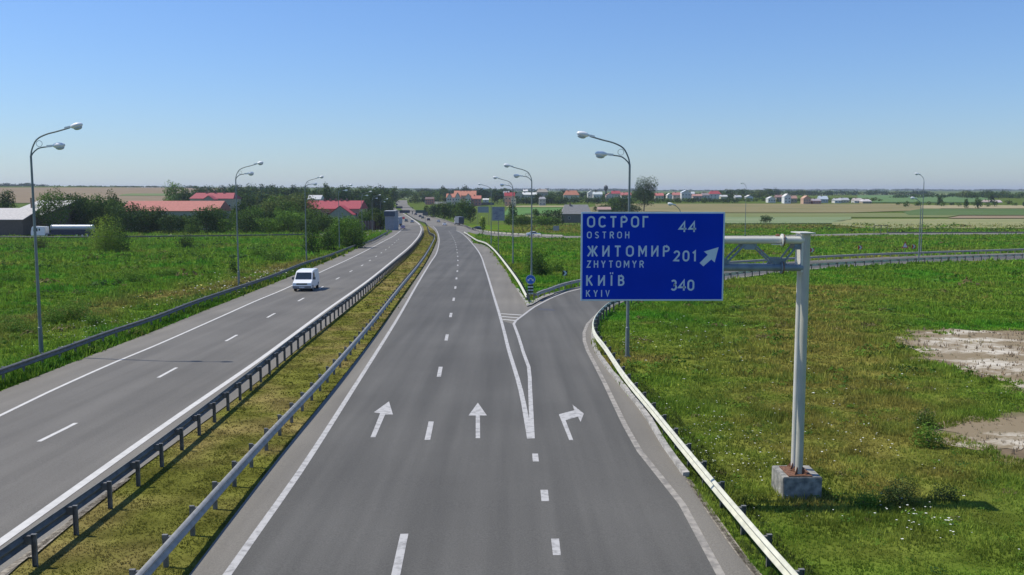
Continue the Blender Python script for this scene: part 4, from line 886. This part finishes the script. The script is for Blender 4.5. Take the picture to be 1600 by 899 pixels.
# ---------------------------------------------------------------- buildings
def bmat(c, rough=.85, var=.1, sc=1.5): return mat('b_%.2f_%.2f_%.2f' % c, c, rough, var=var, scale=sc)
M_win = mat('window_glass', (.03,.035,.045), .15, var=.05)
def house(u0, u1, vt, ve, vb, d, roof, wall, label, depth=8, gable=False, wins=3, chim=1, name='house', cat='house', group=None, hip=0, over=.3, door=False, rz=0, two=True, mono=False):
    """vt ridge row, ve eave row, vb base row of the photo at distance d; gable=True shows the triangle to the viewer"""
    p = P((u0+u1)/2, d); t = thing(name, label, cat, p, rz, group)
    W = (u1-u0)*PXM(d); zr = ZV(vt, d)-p.z; ze = ZV(ve, d)-p.z; zb0 = min(0, 0)-.5; mr, mw = bmat(roof), bmat(wall)
    D = depth; x0, x1 = -W/2, W/2; e = .12
    mb = MB(); mb.box(x0+over, x1-over, 0, D, zb0, ze)
    if gable: mb.add([(x0+over,0,ze),(x1-over,0,ze),(0,0,zr-e),(x0+over,D,ze),(x1-over,D,ze),(0,D,zr-e)], [(0,1,2),(5,4,3)])
    elif mono: mb.add([(x0+over,0,ze),(x0+over,D,ze),(x0+over,D,zr-e),(x1-over,0,ze),(x1-over,D,ze),(x1-over,D,zr-e)], [(0,1,2),(5,4,3),(1,4,5,2)])
    elif not hip: mb.add([(x0+over,0,ze),(x0+over,D,ze),(x0+over,D/2,zr-e),(x1-over,0,ze),(x1-over,D,ze),(x1-over,D/2,zr-e)], [(0,1,2),(5,4,3)])
    mb.build('wall', mw, t)
    th = .15
    if gable:
        pr = [(x0,ze-.1),(0,zr),(x1,ze-.1),(x1,ze+th-.1),(0,zr+th),(x0,ze+th-.1)]
        vs = [(a,-over,b) for a, b in pr]+[(a,D+over,b) for a, b in pr]; ro = MB().add(vs, [(i,(i+1)%6,6+(i+1)%6,6+i) for i in range(6)]+[(0,1,4,5),(1,2,3,4),(11,10,7,6),(10,9,8,7)]).build('roof', mr, t)
    else:
        h = hip*W; vs = [(x0,-over,ze),(x1,-over,ze),(x1,D+over,ze),(x0,D+over,ze),(x0+h,D/2,zr),(x1-h,D/2,zr)]
        if mono: vs = [(x0,-over,ze),(x1,-over,ze),(x1,D+over,zr-.01),(x0,D+over,zr-.01),(x0+.05,D,zr),(x1-.05,D,zr)]
        vs2 = [(a,b,c+th) for a, b, c in vs]
        ro = MB().add(vs+vs2, [(6,7,11,10),(7,8,11),(8,9,10,11),(9,6,10),(0,1,2,3),(0,1,7,6),(1,2,8,7),(2,3,9,8),(3,0,6,9)]).build('roof', mr, t)
    for i in range(chim):
        xx = x0+W*(.3+.4*i/max(1, chim-1) if chim > 1 else .3); MB().box(xx-.35, xx+.35, D/2-.9, D/2-.2, ze, zr+1.0).build('chimney', bmat((.22,.15,.12)), ro)
    for i in range(wins):
        xx = x0+over+(W-2*over)*(i+.5)/wins; hh_ = min(1.3, ze*.45); zz = ze*.55 if ze < 4.5 else ze*.72; w2 = min(.6, W/wins*.3)
        wn = MB().box(xx-w2, xx+w2, -.03, .02, zz-hh_/2, zz+hh_/2).build('window', M_sw, t); MB().box(xx-w2+.1, xx+w2-.1, -.05, -.031, zz-hh_/2+.1, zz+hh_/2-.1).build('pane', M_win, wn)
        if ze > 4.5 and two:
            zz = ze*.3; wn = MB().box(xx-w2, xx+w2, -.03, .02, zz-hh_/2, zz+hh_/2).build('window', M_sw, t); MB().box(xx-w2+.1, xx+w2-.1, -.05, -.031, zz-hh_/2+.1, zz+hh_/2-.1).build('pane', M_win, wn)
    return t
RED = (.38,.12,.09); CRIM = (.33,.06,.07); ORG = (.44,.18,.11); MAR = (.30,.035,.04); GRY = (.30,.30,.30); WHT = (.62,.60,.55); CRM = (.55,.50,.36); PNK = (.42,.22,.18); TAN = (.38,.30,.2)
# left side
house(189,342,315,330.5,346,330,(.44,.17,.13),(.33,.31,.26),'long low farm building with a salmon red roof behind the bushes',depth=16,wins=12,chim=0,name='barn',cat='barn',two=False)
house(297,366,302,311,322,470,(.34,.08,.085),(.42,.36,.27),'wide house with a dark red roof beyond the salmon roofed barn',depth=14,wins=6,chim=3,hip=.06)
house(318,336,306,312,322,462,(.40,.08,.09),(.32,.29,.24),'grey gabled wing in front of the dark red roofed house',gable=True,depth=6,wins=1,chim=0)
house(5,70,315,337,352,277,(.50,.48,.44),(.14,.09,.08),'large shed with a pale worn roof and brown walls at the left edge',depth=22,wins=0,chim=1,mono=True,name='shed',cat='shed')
house(-30,38,327,344,362,262,(.50,.47,.43),(.11,.09,.07),'lower lean-to shed with a pale roof in front at the left edge',depth=10,wins=0,chim=0,mono=True,name='shed',cat='shed')
house(474,563,314.5,327,352,370,CRIM,(.36,.27,.2),'big building with a bright crimson roof and roof hatches above the trees',depth=20,wins=8,chim=5,name='building',cat='building')
house(512,552,322,336,352,362,(.46,.06,.07),(.34,.31,.26),'gabled grey front wing of the crimson roofed building',gable=True,depth=8,wins=1,chim=0,name='building',cat='building')
house(480,502,305.5,312,318,520,(.50,.50,.48),(.4,.4,.42),'pale roofed block behind the crimson roof',depth=10,wins=3,chim=0,name='building',cat='building')
house(600.5,617.5,330,330.6,357,330,(.30,.32,.33),(.26,.28,.31),'grey roadside kiosk building with a dark fascia beside the truck',depth=12,wins=0,chim=0,name='roadside_building',cat='building')
p = P(609, 329.6); MB_ = MB().box(-8.2*.24, 8.2*.24, -.08, 0, ZV(338,329.6)-p.z, ZV(330.8,329.6)-p.z).build('fascia_board', mat('fascia', (.05,.07,.10), .6), None); MB_.location = p
MB_['label'] = 'dark blue fascia board on the front of the grey roadside building'; MB_['category'] = 'sign board'
def wall_fence(u0, v0, u1, v1, h, m, label, name='fence', posts=None):
    a, b = U(u0, v0), U(u1, v1); t = thing(name, label, 'fence' if name == 'fence' else 'wall', a); d = b-a; n = max(2, int(d.length/3)); mb = MB()
    M = lambda q0, q1: mb.add([q0+Vector((0,0,-.2)), q1+Vector((0,0,-.2)), q1+Vector((0,0,h)), q0+Vector((0,0,h)), q0+Vector((0,.12,-.2)), q1+Vector((0,.12,-.2)), q1+Vector((0,.12,h)), q0+Vector((0,.12,h))], [(0,1,2,3),(7,6,5,4),(0,1,5,4),(2,3,7,6),(1,2,6,5),(3,0,4,7)])
    for i in range(n):
        q0 = d*i/n; q1 = d*(i+.97)/n; q0.z = G(a.x+q0.x, a.y+q0.y)-a.z; q1.z = G(a.x+q1.x, a.y+q1.y)-a.z; M(q0, q1)
    mb.build('panel', m, t)
    mb = None
    for i in range(0, min(n+1, 40)):
        q = d*i/n; q.z = G(a.x+q.x, a.y+q.y)-a.z; MB().box(q.x-.12, q.x+.12, q.y-.1, q.y+.2, q.z-.2, q.z+h+.15).build('post', posts or m, t)
wall_fence(553,362.2,600,358.6,3.4,mat('fence_brown', (.09,.055,.045), .8, var=.2, scale=3),'dark brown board fence between the green trees and the grey building',posts=bmat((.28,.26,.25)))
wall_fence(664,318.5,700,319.5,2.2,bmat((.5,.5,.46)),'long pale wall in front of the orange roofed houses','wall'); wall_fence(700,321,772,320.6,2.4,mat('hedge_wall', (.10,.12,.11), .9),'dark fence running to the right of the orange roofed complex','fence')
# right village; d about 700-1200
house(697,720,303,309,318,830,ORG,WHT,'left wing of the orange roofed complex with pale balconies',depth=12,wins=5,chim=1,name='building',cat='building')
house(709,744,298.5,306,318,850,ORG,(.55,.38,.26),'large orange roofed three storey complex right of the road',depth=16,wins=8,chim=4,name='building',cat='building')
house(736,752,306,311,320,820,(.45,.16,.11),(.46,.2,.16),'right brick wing of the orange roofed complex',depth=10,wins=3,chim=1,name='building',cat='building')
house(664,678,308.5,311.5,317,850,(.15,.10,.09),(.55,.2,.13),'low orange brick building left of the orange roofed complex',depth=10,wins=4,chim=0,name='building',cat='building')
house(754,764,310.5,312.5,317,900,WHT,WHT,'tiny white roofed hut right of the orange roofed complex',depth=6,wins=1,chim=0)
for u0_, u1_, l_ in ((698.5,706,'left'),(711,719,'middle'),(727,736,'right')): house(u0_,u1_,302.5 if l_ != 'middle' else 301,308,318,815,ORG,(.58,.52,.44),'steep gabled front bay of the orange roofed complex, the %s one of three' % l_,gable=True,depth=6,wins=2,chim=0,name='building',cat='building')
V = [(789.5,803,302,307,316,820,MAR,(.58,.32,.22),'orange walled house with a steep maroon roof',False),(799,806,309,311,316,815,CRM,CRM,'small cream annex beside the maroon roofed house',True),
 (787,795,300,303,311,930,GRY,WHT,'white house with a grey top behind the maroon roof',False),(806,817,299.5,305,313,900,(.45,.45,.43),CRM,'tall cream gabled house right of the maroon roof',True),
 (817,827,302,305,313,900,(.62,.63,.58),CRM,'cream house with a white roof left of the lamp pole',False),(827,838,302,305,313,910,(.62,.63,.58),(.5,.48,.3),'yellowish house with a white roof right of the lamp pole',False),
 (818,824,297.6,299.5,306,1050,WHT,WHT,'small white house on the rise above the cream houses',False),(840,855,296.5,301,309,930,(.30,.27,.22),(.4,.35,.27),'brown hipped roof house on the rise',False),
 (843,852,309,311.5,316,820,GRY,(.4,.4,.36),'low grey hut below the brown hipped roof',False),(868,880,312,313.2,315.5,900,(.4,.42,.42),(.3,.3,.3),'long low grey roof at the field edge',False),
 (883,903,299,305.5,310,930,ORG,CRM,'wide house with an orange hipped roof alone left of the blue sign',False),(919,928,299,302.5,309,950,(.6,.62,.6),WHT,'white house with a white roof left of the water tower',True),
 (928,940,301,304.5,311,940,(.5,.54,.52),WHT,'second white house with a greenish roof near the water tower',False),(948,958,302.5,306,312.5,940,PNK,(.6,.5,.46),'pinkish house with a gabled front right of the water tower',True),
 (957,968,299.5,303.5,309,980,CRIM,CRM,'house with a crimson roof right of the water tower',False),(972,985,302,306,311,960,(.42,.14,.13),WHT,'house with a dull red roof just left of the lamp pole',False),
 (1025,1036,303,306.5,311,960,(.45,.14,.12),CRM,'red roofed house right beside the tall tree',False),(1043,1050,303,306,312,960,WHT,WHT,'narrow white gabled house right of the tall tree',True),
 (1053,1066,302,305.5,311,980,(.42,.16,.14),(.5,.42,.36),'wide dull red roof left of the big white house',False),(1066,1078,298.5,301.5,309.5,970,(.62,.66,.7),WHT,'big white house with a light blue roof above the sign',True),
 (1077,1085,301,303.5,310,975,(.45,.47,.48),WHT,'white wing right of the big white house',False),(1084,1096,304.5,307,312,950,PNK,(.46,.36,.32),'pale pink roofed house above the right half of the sign',False),
 (1097,1108,302.5,306,310.5,985,(.24,.2,.2),(.5,.5,.46),'dark roofed house left of the crimson hip roof',False),(1110,1125,299.5,304,309,1000,CRIM,WHT,'crimson hipped roof house above the right edge of the sign',False),
 (1127,1136,306,308,312,960,(.5,.5,.47),(.5,.46,.3),'small yellowish house past the right edge of the sign',False),(1150,1158,306.5,308.5,311.5,980,(.42,.43,.44),WHT,'small pale roofed house left of the thin field lamp',False),
 (1167,1176,306,308.5,312.5,960,WHT,(.62,.62,.6),'bright white cottage right of the thin field lamp',True),(1201,1211,308.5,311,315.5,900,(.6,.6,.58),WHT,'white cottage above the gantry arm',True),
 (1214,1224,306,309,314,930,(.26,.16,.14),TAN,'brown roofed house left of the tall white gable',False),(1226,1235,304,308,316,880,WHT,(.7,.69,.66),'tall bright white gable house above the gantry',True),
 (1236,1245,307,311,316,900,(.34,.2,.15),TAN,'tan house with a brown roof beside the white gable',False),(1256,1266,307,311,317.5,860,(.5,.3,.2),(.5,.33,.22),'peach gabled house above the gantry post',True),
 (1271,1282,312,314.5,318,860,(.34,.30,.32),PNK,'low house with a grey pink roof right of the gantry post',False),(1282,1293,307.5,312,316,900,(.42,.48,.52),(.42,.45,.48),'house with a blue grey roof right of the gantry post',False),
 (1305,1314,311.5,314,317.5,890,(.44,.44,.43),WHT,'grey roofed house, left one of the adjoining pair',False),(1314,1326,310.5,313.5,317.5,900,(.36,.37,.38),CRM,'grey roofed house, right one of the adjoining pair',False),
 (1336,1347,311,314.5,318,890,(.48,.42,.38),WHT,'white house with a sandy roof near the end of the village',False),(1349,1361,312.5,315.5,318.5,880,(.52,.48,.46),TAN,'last house of the village with a pale hipped roof',False),
 (1540,1550,314,316.5,319.5,900,(.42,.33,.3),WHT,'pinkish roofed farmhouse at the far right, the left one',False),(1554,1565,314,317,320,900,(.5,.42,.4),WHT,'pinkish roofed farmhouse at the far right, the right one',False)]
for (u0,u1,vt,ve,vb,d,rf,wl,lb,ga) in V: house(u0-(u1-u0)*.12,u1+(u1-u0)*.12,vt-.9,ve-.4,vb,d,rf,wl,lb,gable=ga,depth=9,wins=3 if u1-u0 > 9 else 2,chim=1 if not ga else 0,hip=.18 if ('hip' in lb) else 0,group='houses of the village across the fields')
house(877,925,320.5,335,345,480,(.22,.215,.205),(.15,.13,.11),'old farmhouse with a wide grey slate roof left of the blue sign',depth=10,wins=2,chim=1,hip=.12)
house(934,955,324,328,332,520,(.36,.24,.2),(.2,.17,.14),'small barn with a tan roof just above the blue sign',depth=8,wins=0,chim=0,name='barn',cat='barn')
p = P(946.5, 1000); t = thing('water_tower', 'slim dark water tower rising above the village roofs', 'water tower', p)
zt = ZV(289.5,1000)-p.z; MB().tube([(0,0,0),(0,0,zt-5)], 1.0, 10).build('column', M_dark, t); MB().tube([(0,0,zt-5.5),(0,0,zt-4.5),(0,0,zt-1.5),(0,0,zt)], [1.0,2.2,2.2,.5], 12).build('tank', M_dark, t)
# overhead sign gantry far along the motorway
t = thing('overhead_gantry', 'distant overhead sign gantry spanning both carriageways with dark panels', 'sign gantry', P(640, 640)); o0 = t.location
zt = ZV(328.6,640)-o0.z; zb_ = ZV(333.2,640)-o0.z; xx = lambda u: (u-640)*PXM(640)
MB().box(xx(600), xx(669), -.25, .25, zt-.8, zt-.4).build('beam', M_galv, t)
for u in (600, 644.5, 669): MB().box(xx(u)-.25, xx(u)+.25, -.25, .25, -.5, zt-.4).build('post', M_galv, t)
for a, b in ((624.5,640.5),(649.5,666)): MB().box(xx(a), xx(b), -.5, -.3, zb_, zt).build('sign_panel', mat('panel_dark_%d' % a, (.035,.05,.09) if a < 640 else (.05,.09,.08), .6), t)
t = thing('overhead_gantry', 'second distant overhead sign with a small dark panel farther up the road', 'sign gantry', P(624, 760)); o0 = t.location; xx = lambda u: (u-624)*PXM(760)
MB().box(xx(597), xx(645), -.25, .25, ZV(324.6,760)-o0.z, ZV(324,760)-o0.z).build('beam', M_galv, t); MB().box(xx(618.5), xx(629), -.5, -.3, ZV(325.8,760)-o0.z, ZV(322.6,760)-o0.z).build('sign_panel', mat('panel_dark2', (.04,.05,.08), .6), t)
for u in (597, 645): MB().box(xx(u)-.25, xx(u)+.25, -.25, .25, -.5, ZV(324,760)-o0.z).build('post', M_galv, t)
# ---------------------------------------------------------------- trees in view
T = tree
T(165,0,344,50,'lime','light green bushy willow standing alone in the left meadow','shrub',vb=394,lobes=14)
T(186,0,352,30,'dark','dark shrub merged into the right side of the lone willow','shrub',vb=393)
T(62,0,372,26,'olive','low dark shrub at the foot of the nearest left lamp','shrub',vb=389); T(291,0,366,26,'dark','small round dark shrub in the meadow under the barn','shrub',vb=388)
T(316,0,398,16,'mid','tiny shrub in the middle of the left meadow','shrub',vb=409); T(364,0,404,12,'dark','small dark bush touching the second lamp pole','shrub',vb=428)
for u, vb, vt, w_, l in ((225,447,436,16,'low weed clump left of the reddish weeds'),(185,444,434,14,'dark weed clump in the left meadow'),(115,500,470,52,'tall leafy weed bush right of the nearest lamp'),(80,505,482,40,'leafy weed clump just right of the nearest lamp pole'),(28,520,500,50,'leafy weed clump left of the nearest lamp pole'),(150,508,488,34,'grey green weed bush above the left barrier'),(210,440,424,44,'yellow green weed thicket in the meadow'),(262,432,420,36,'second yellow green weed thicket in the meadow'),(430,408,392,42,'wide dark shrub right of the second lamp'),(405,400,384,26,'shrub left of the third lamp'),(20,440,428,40,'flat weed patch at the left edge')):
    T(u,0,vt,w_,'fresh' if 'dark' not in l else 'mid',l,'bush',vb=vb,depth=.9,dens=.8)
T(487,0,352,28,'dark','tall dark bush by the third lamp','shrub',vb=396); T(512,0,362,24,'dark','dark shrub between the third and fourth lamps','shrub',vb=392)
T(541,0,343,54,'fresh','big fresh green tree near the left barrier','tree',vb=387,lobes=14,trunk=.03); T(552,0,352,34,'dark','dark green bush right beside the big fresh green tree','shrub',vb=388); T(521,0,352,32,'mid','bush left of the big fresh green tree','shrub',vb=384)
L1 = [(84,306.5,46,'mid',269),(100,306,36,'dark',300),(124,309,34,'dark',296),(150,310,36,'mid',300),(70,330,26,'lime',284),(178,304.5,22,'dark',330),(205,322,52,'dark',288),(180,318,34,'mid',298),(228,330,34,'mid',292),(250,327,34,'dark',290),(268,338,36,'dark',286),(298,340,36,'mid',288),(322,328,46,'dark',292),(300,352,26,'mid',282),(352,344,26,'fresh',290),(340,326,34,'mid',330),(12,302,26,'dark',330)]
nm = ['tall tree right of the pale roofed shed','dark tree behind the tanker cab','dark tree behind the tank','tree behind the lone willow','yellow green young tree behind the tanker cab','dark tree top at the left end of the salmon roof','big dark tree in front of the salmon roof','tree at the left end of the salmon roof','bush below the left part of the salmon roof','dark bush below the middle of the salmon roof','low dark bush under the barn windows','green bush under the barn windows','large dark bush in front of the right end of the barn','low bush at the roadside under the barn','pale green bush right of the barn','tree behind the right end of the barn','dark tree behind the pale sheds at the left edge']
for (u, vt, w_, tn, d), l in zip(L1, nm): T(u,d,vt,w_,tn,l,'tree',trunk=.05,lobes=10,group='trees behind the side road')
L2 = [(275,290.5,36,'fresh',640),(290,299,24,'dark',600),(395,326,36,'mid',300),(420,318,40,'olive',330),(445,316,44,'mid',340),(468,308,46,'olive',360),(492,330,40,'mid',300),(415,342,44,'fresh',288),(450,334,48,'fresh',292),(385,338,30,'dark',286),(480,344,34,'dark',288),(505,338,34,'mid',296),(375,318,24,'dark',350),(571,330,22,'mid',345),(586,328,22,'dark',340),(538,294,14,'dark',640),(511,290.5,12,'dark',620),(460,293,14,'blue',660),(353,300,22,'blue',560),(382,298,26,'blue',640),(587,298,26,'dark',620),(600,296,20,'blue',700)]
nm = ['round light green tree on the hill field','dark tree beside the round hill tree','tree right of the second lamp','olive tree between the second and third lamps','bushy tree left of the crimson roof','tall olive tree before the crimson roof','bushy tree under the left end of the crimson roof','pale green bush at the side road','large pale green bush at the side road','dark bush at the side road right of the second lamp','dark bush at the side road by the third lamp','green bush under the crimson roof','dark tree by the dark red roofed house','tree behind the brown fence','dark tree behind the brown fence, nearer the grey building','dark round treetop above the crimson building','slim dark tree on the skyline above the crimson roof','bluish tree on the skyline left of the third lamp','bluish tree beside the dark red roofed house','bluish tree on the skyline right of the second lamp','dark tree cluster above the grey building','bluish tree left of the climbing road']
for (u, vt, w_, tn, d), l in zip(L2, nm): T(u,d,vt,w_,tn,l,'tree',trunk=.05,lobes=10,group='trees around the red roofed buildings')
L3 = [(722,315,26,'mid',470),(735,322,16,'dark',480),(713,318,16,'dark',500),(694,318,12,'dark',520),(686,319,10,'dark',560),(677,320,9,'mid',600),(703,318,12,'mid',540),(667,322,8,'dark',640),
      (1006,282,33,'dark',700),(971,308,34,'dark',660),(958,312,20,'mid',650),(800,321,14,'dark',440),(838,328,10,'mid',430),(853,330,16,'dark',450),(812,338,30,'mid',400),(846,338,26,'fresh',400),(870,330,18,'dark',470),(862,340,26,'mid',415),(795,336,16,'mid',420),
      (1196,338,18,'dark',470),(692,293,9,'blue',1000),(726,292.5,12,'blue',1050),(777,300,18,'dark',860),(840,304,14,'dark',860),(861,306,24,'dark',870),(875,309,16,'mid',860),(1468,308,9,'dark',820),(1528,311,12,'mid',760),(1509,312,8,'mid',760),(1548,304,9,'dark',900)]
nm = ['big leafy tree behind the grey truck','dark tree right of the big leafy roadside tree','dark tree left of the big leafy roadside tree','dark conifer in the roadside row','second dark conifer in the roadside row','small tree in the roadside row','tree between the conifers and the big roadside tree','farthest small conifer of the roadside row',
      'very tall tree standing alone above the direction sign','wide dark tree left of the lamp pole above the sign','green tree beside the wide dark tree above the sign','dark bush behind the third right lamp','small tree in the green field strip','dark bush in the green field strip','leafy bush on the bank behind the lamps','fresh green bush on the bank left of the farmhouse','dark tree beside the old farmhouse','green bush in front of the old farmhouse','bush on the bank left of the lamps',
      'lone round bush in the pale field','bluish treetop left of the orange complex','bluish treetop behind the orange complex','dark tree between the orange complex and the maroon roof','dark tree below the brown hipped roof','dark tree group right of the brown hipped roof','tree left of the wide orange hipped roof','slim dark tree at the far field edge','tree near the right hand farmhouses','small tree near the right hand farmhouses','dark tree between the right hand farmhouses']
for (u, vt, w_, tn, d), l in zip(L3, nm): T(u,d,vt,w_,tn,l,'tree',trunk=.16 if 'alone' in l else .05,lobes=16 if 'alone' in l else 10,dens=2.6 if 'alone' in l else 1.3)
T(833,0,384,30,'fresh','leafy young tree behind the round blue sign','shrub',vb=428,lobes=12); T(842,0,397,24,'dark','dark shrub right of the lamp pole in the island','shrub',vb=431); T(869,0,405,22,'fresh','small shrub above the black chevron sign','shrub',vb=424); T(855,0,412,16,'fresh','low shrub between the young tree and the small shrub','shrub',vb=431)
T(754,0,340,9,'lime','thin yellow green sapling beside the slip road','tree',vb=366); 
T(1445,0,640,32,'mid','dark leafy weed above the broad leaved plant near the soil patch','plant',vb=668,dens=.6); T(1450,0,666,48,'fresh','broad leaved bright plant at the edge of the bare soil','plant',vb=698,dens=.35)
T(1405,0,752,60,'olive','brownish weed clump right of the concrete block','plant',vb=790,dens=.5); T(1475,0,766,44,'olive','low weed tuft far right of the concrete block','plant',vb=782,dens=.5); T(1350,0,770,46,'fresh','dry weed clump just right of the block','plant',vb=792,dens=.5)
# thickets that read as one mass
wood(62,190,318,314,'dark',16,14,name='thicket',vvar=4); wood(190,352,300,341,'dark',18,10,name='thicket',vvar=5); wood(365,470,320,331,'fresh',12,20,name='thicket',vvar=5); wood(380,560,300,346,'fresh',24,10,name='thicket',vvar=5)
wood(470,562,335,342,'fresh',12,8,name='thicket',vvar=3); wood(415,480,380,313,'olive',10,14,name='thicket',vvar=3); wood(350,470,520,306,'dark',16,30,name='thicket',vvar=4); wood(566,600,338,336,'mid',7,5,name='thicket',vvar=3)
wood(668,735,560,324,'dark',12,25,name='thicket',vvar=3); wood(790,880,425,343,'mid',18,10,name='thicket',vvar=3); wood(560,612,620,310,'dark',9,20,name='thicket',vvar=3); wood(930,1000,680,322,'dark',9,10,name='thicket',vvar=3)
# woods on the horizon
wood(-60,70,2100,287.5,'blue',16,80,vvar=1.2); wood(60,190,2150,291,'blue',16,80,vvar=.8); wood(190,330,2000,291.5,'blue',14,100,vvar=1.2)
wood(300,480,760,296,'dark',22,60,vvar=3); wood(330,440,1000,292,'blue',12,60,vvar=2); wood(440,620,900,294.5,'dark',24,90,vvar=2); wood(470,610,700,301,'dark',20,50,vvar=3); wood(560,612,640,308,'dark',8,25)
wood(612,700,1050,301,'mid',14,50,vvar=2.5); wood(600,800,1500,296.5,'blue',26,120,vvar=1.5); wood(640,700,900,308,'dark',10,40); wood(690,800,960,298.5,'blue',18,60,vvar=2.5)
wood(785,930,1100,300,'blue',22,80,vvar=1.8); wood(800,990,880,309,'dark',26,20,vvar=2.2); wood(930,1130,1120,302,'dark',26,60,vvar=1.5); wood(1020,1155,900,310.5,'dark',24,14,vvar=1.2)
wood(1125,1215,1300,297,'dark',12,60,vvar=2); wood(1140,1370,960,310.5,'mid',34,30,vvar=2); wood(1210,1300,1700,299,'dark',14,60,vvar=1.2); wood(1290,1460,1900,299.5,'blue',20,80,vvar=1.5); wood(1400,1560,1250,304,'dark',22,80,vvar=2.5)
wood(1500,1700,1150,302,'dark',18,80,vvar=3.5); wood(1400,1700,820,316,'mid',22,30,vvar=2.5,wpx=8)
wood(1015,1200,1060,304.5,'dark',30,12,vvar=1.5,wpx=8); wood(930,1000,1010,305,'dark',12,10,vvar=1.5,wpx=8); wood(1195,1375,930,312,'mid',26,12,vvar=1.2,wpx=7); wood(785,880,870,311.5,'dark',14,10,vvar=1.5,wpx=8)
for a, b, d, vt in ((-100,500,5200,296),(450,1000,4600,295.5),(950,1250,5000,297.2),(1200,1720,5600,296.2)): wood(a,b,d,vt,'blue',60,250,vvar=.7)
# ---------------------------------------------------------------- air
hz = MB().box(-9500, 9500, -450, 14500, -60, 95).build('haze', bpy.data.materials.new('haze_air')); hz['kind'] = 'stuff'
hm = hz.data.materials[0]; hm.use_nodes = True; n = hm.node_tree; n.nodes.clear(); ou = n.nodes.new('ShaderNodeOutputMaterial'); pv = n.nodes.new('ShaderNodeVolumePrincipled')
pv.inputs['Color'].default_value = (.80, .88, 1, 1); pv.inputs['Density'].default_value = .000085; pv.inputs['Anisotropy'].default_value = .2; n.links.new(pv.outputs[0], ou.inputs['Volume'])
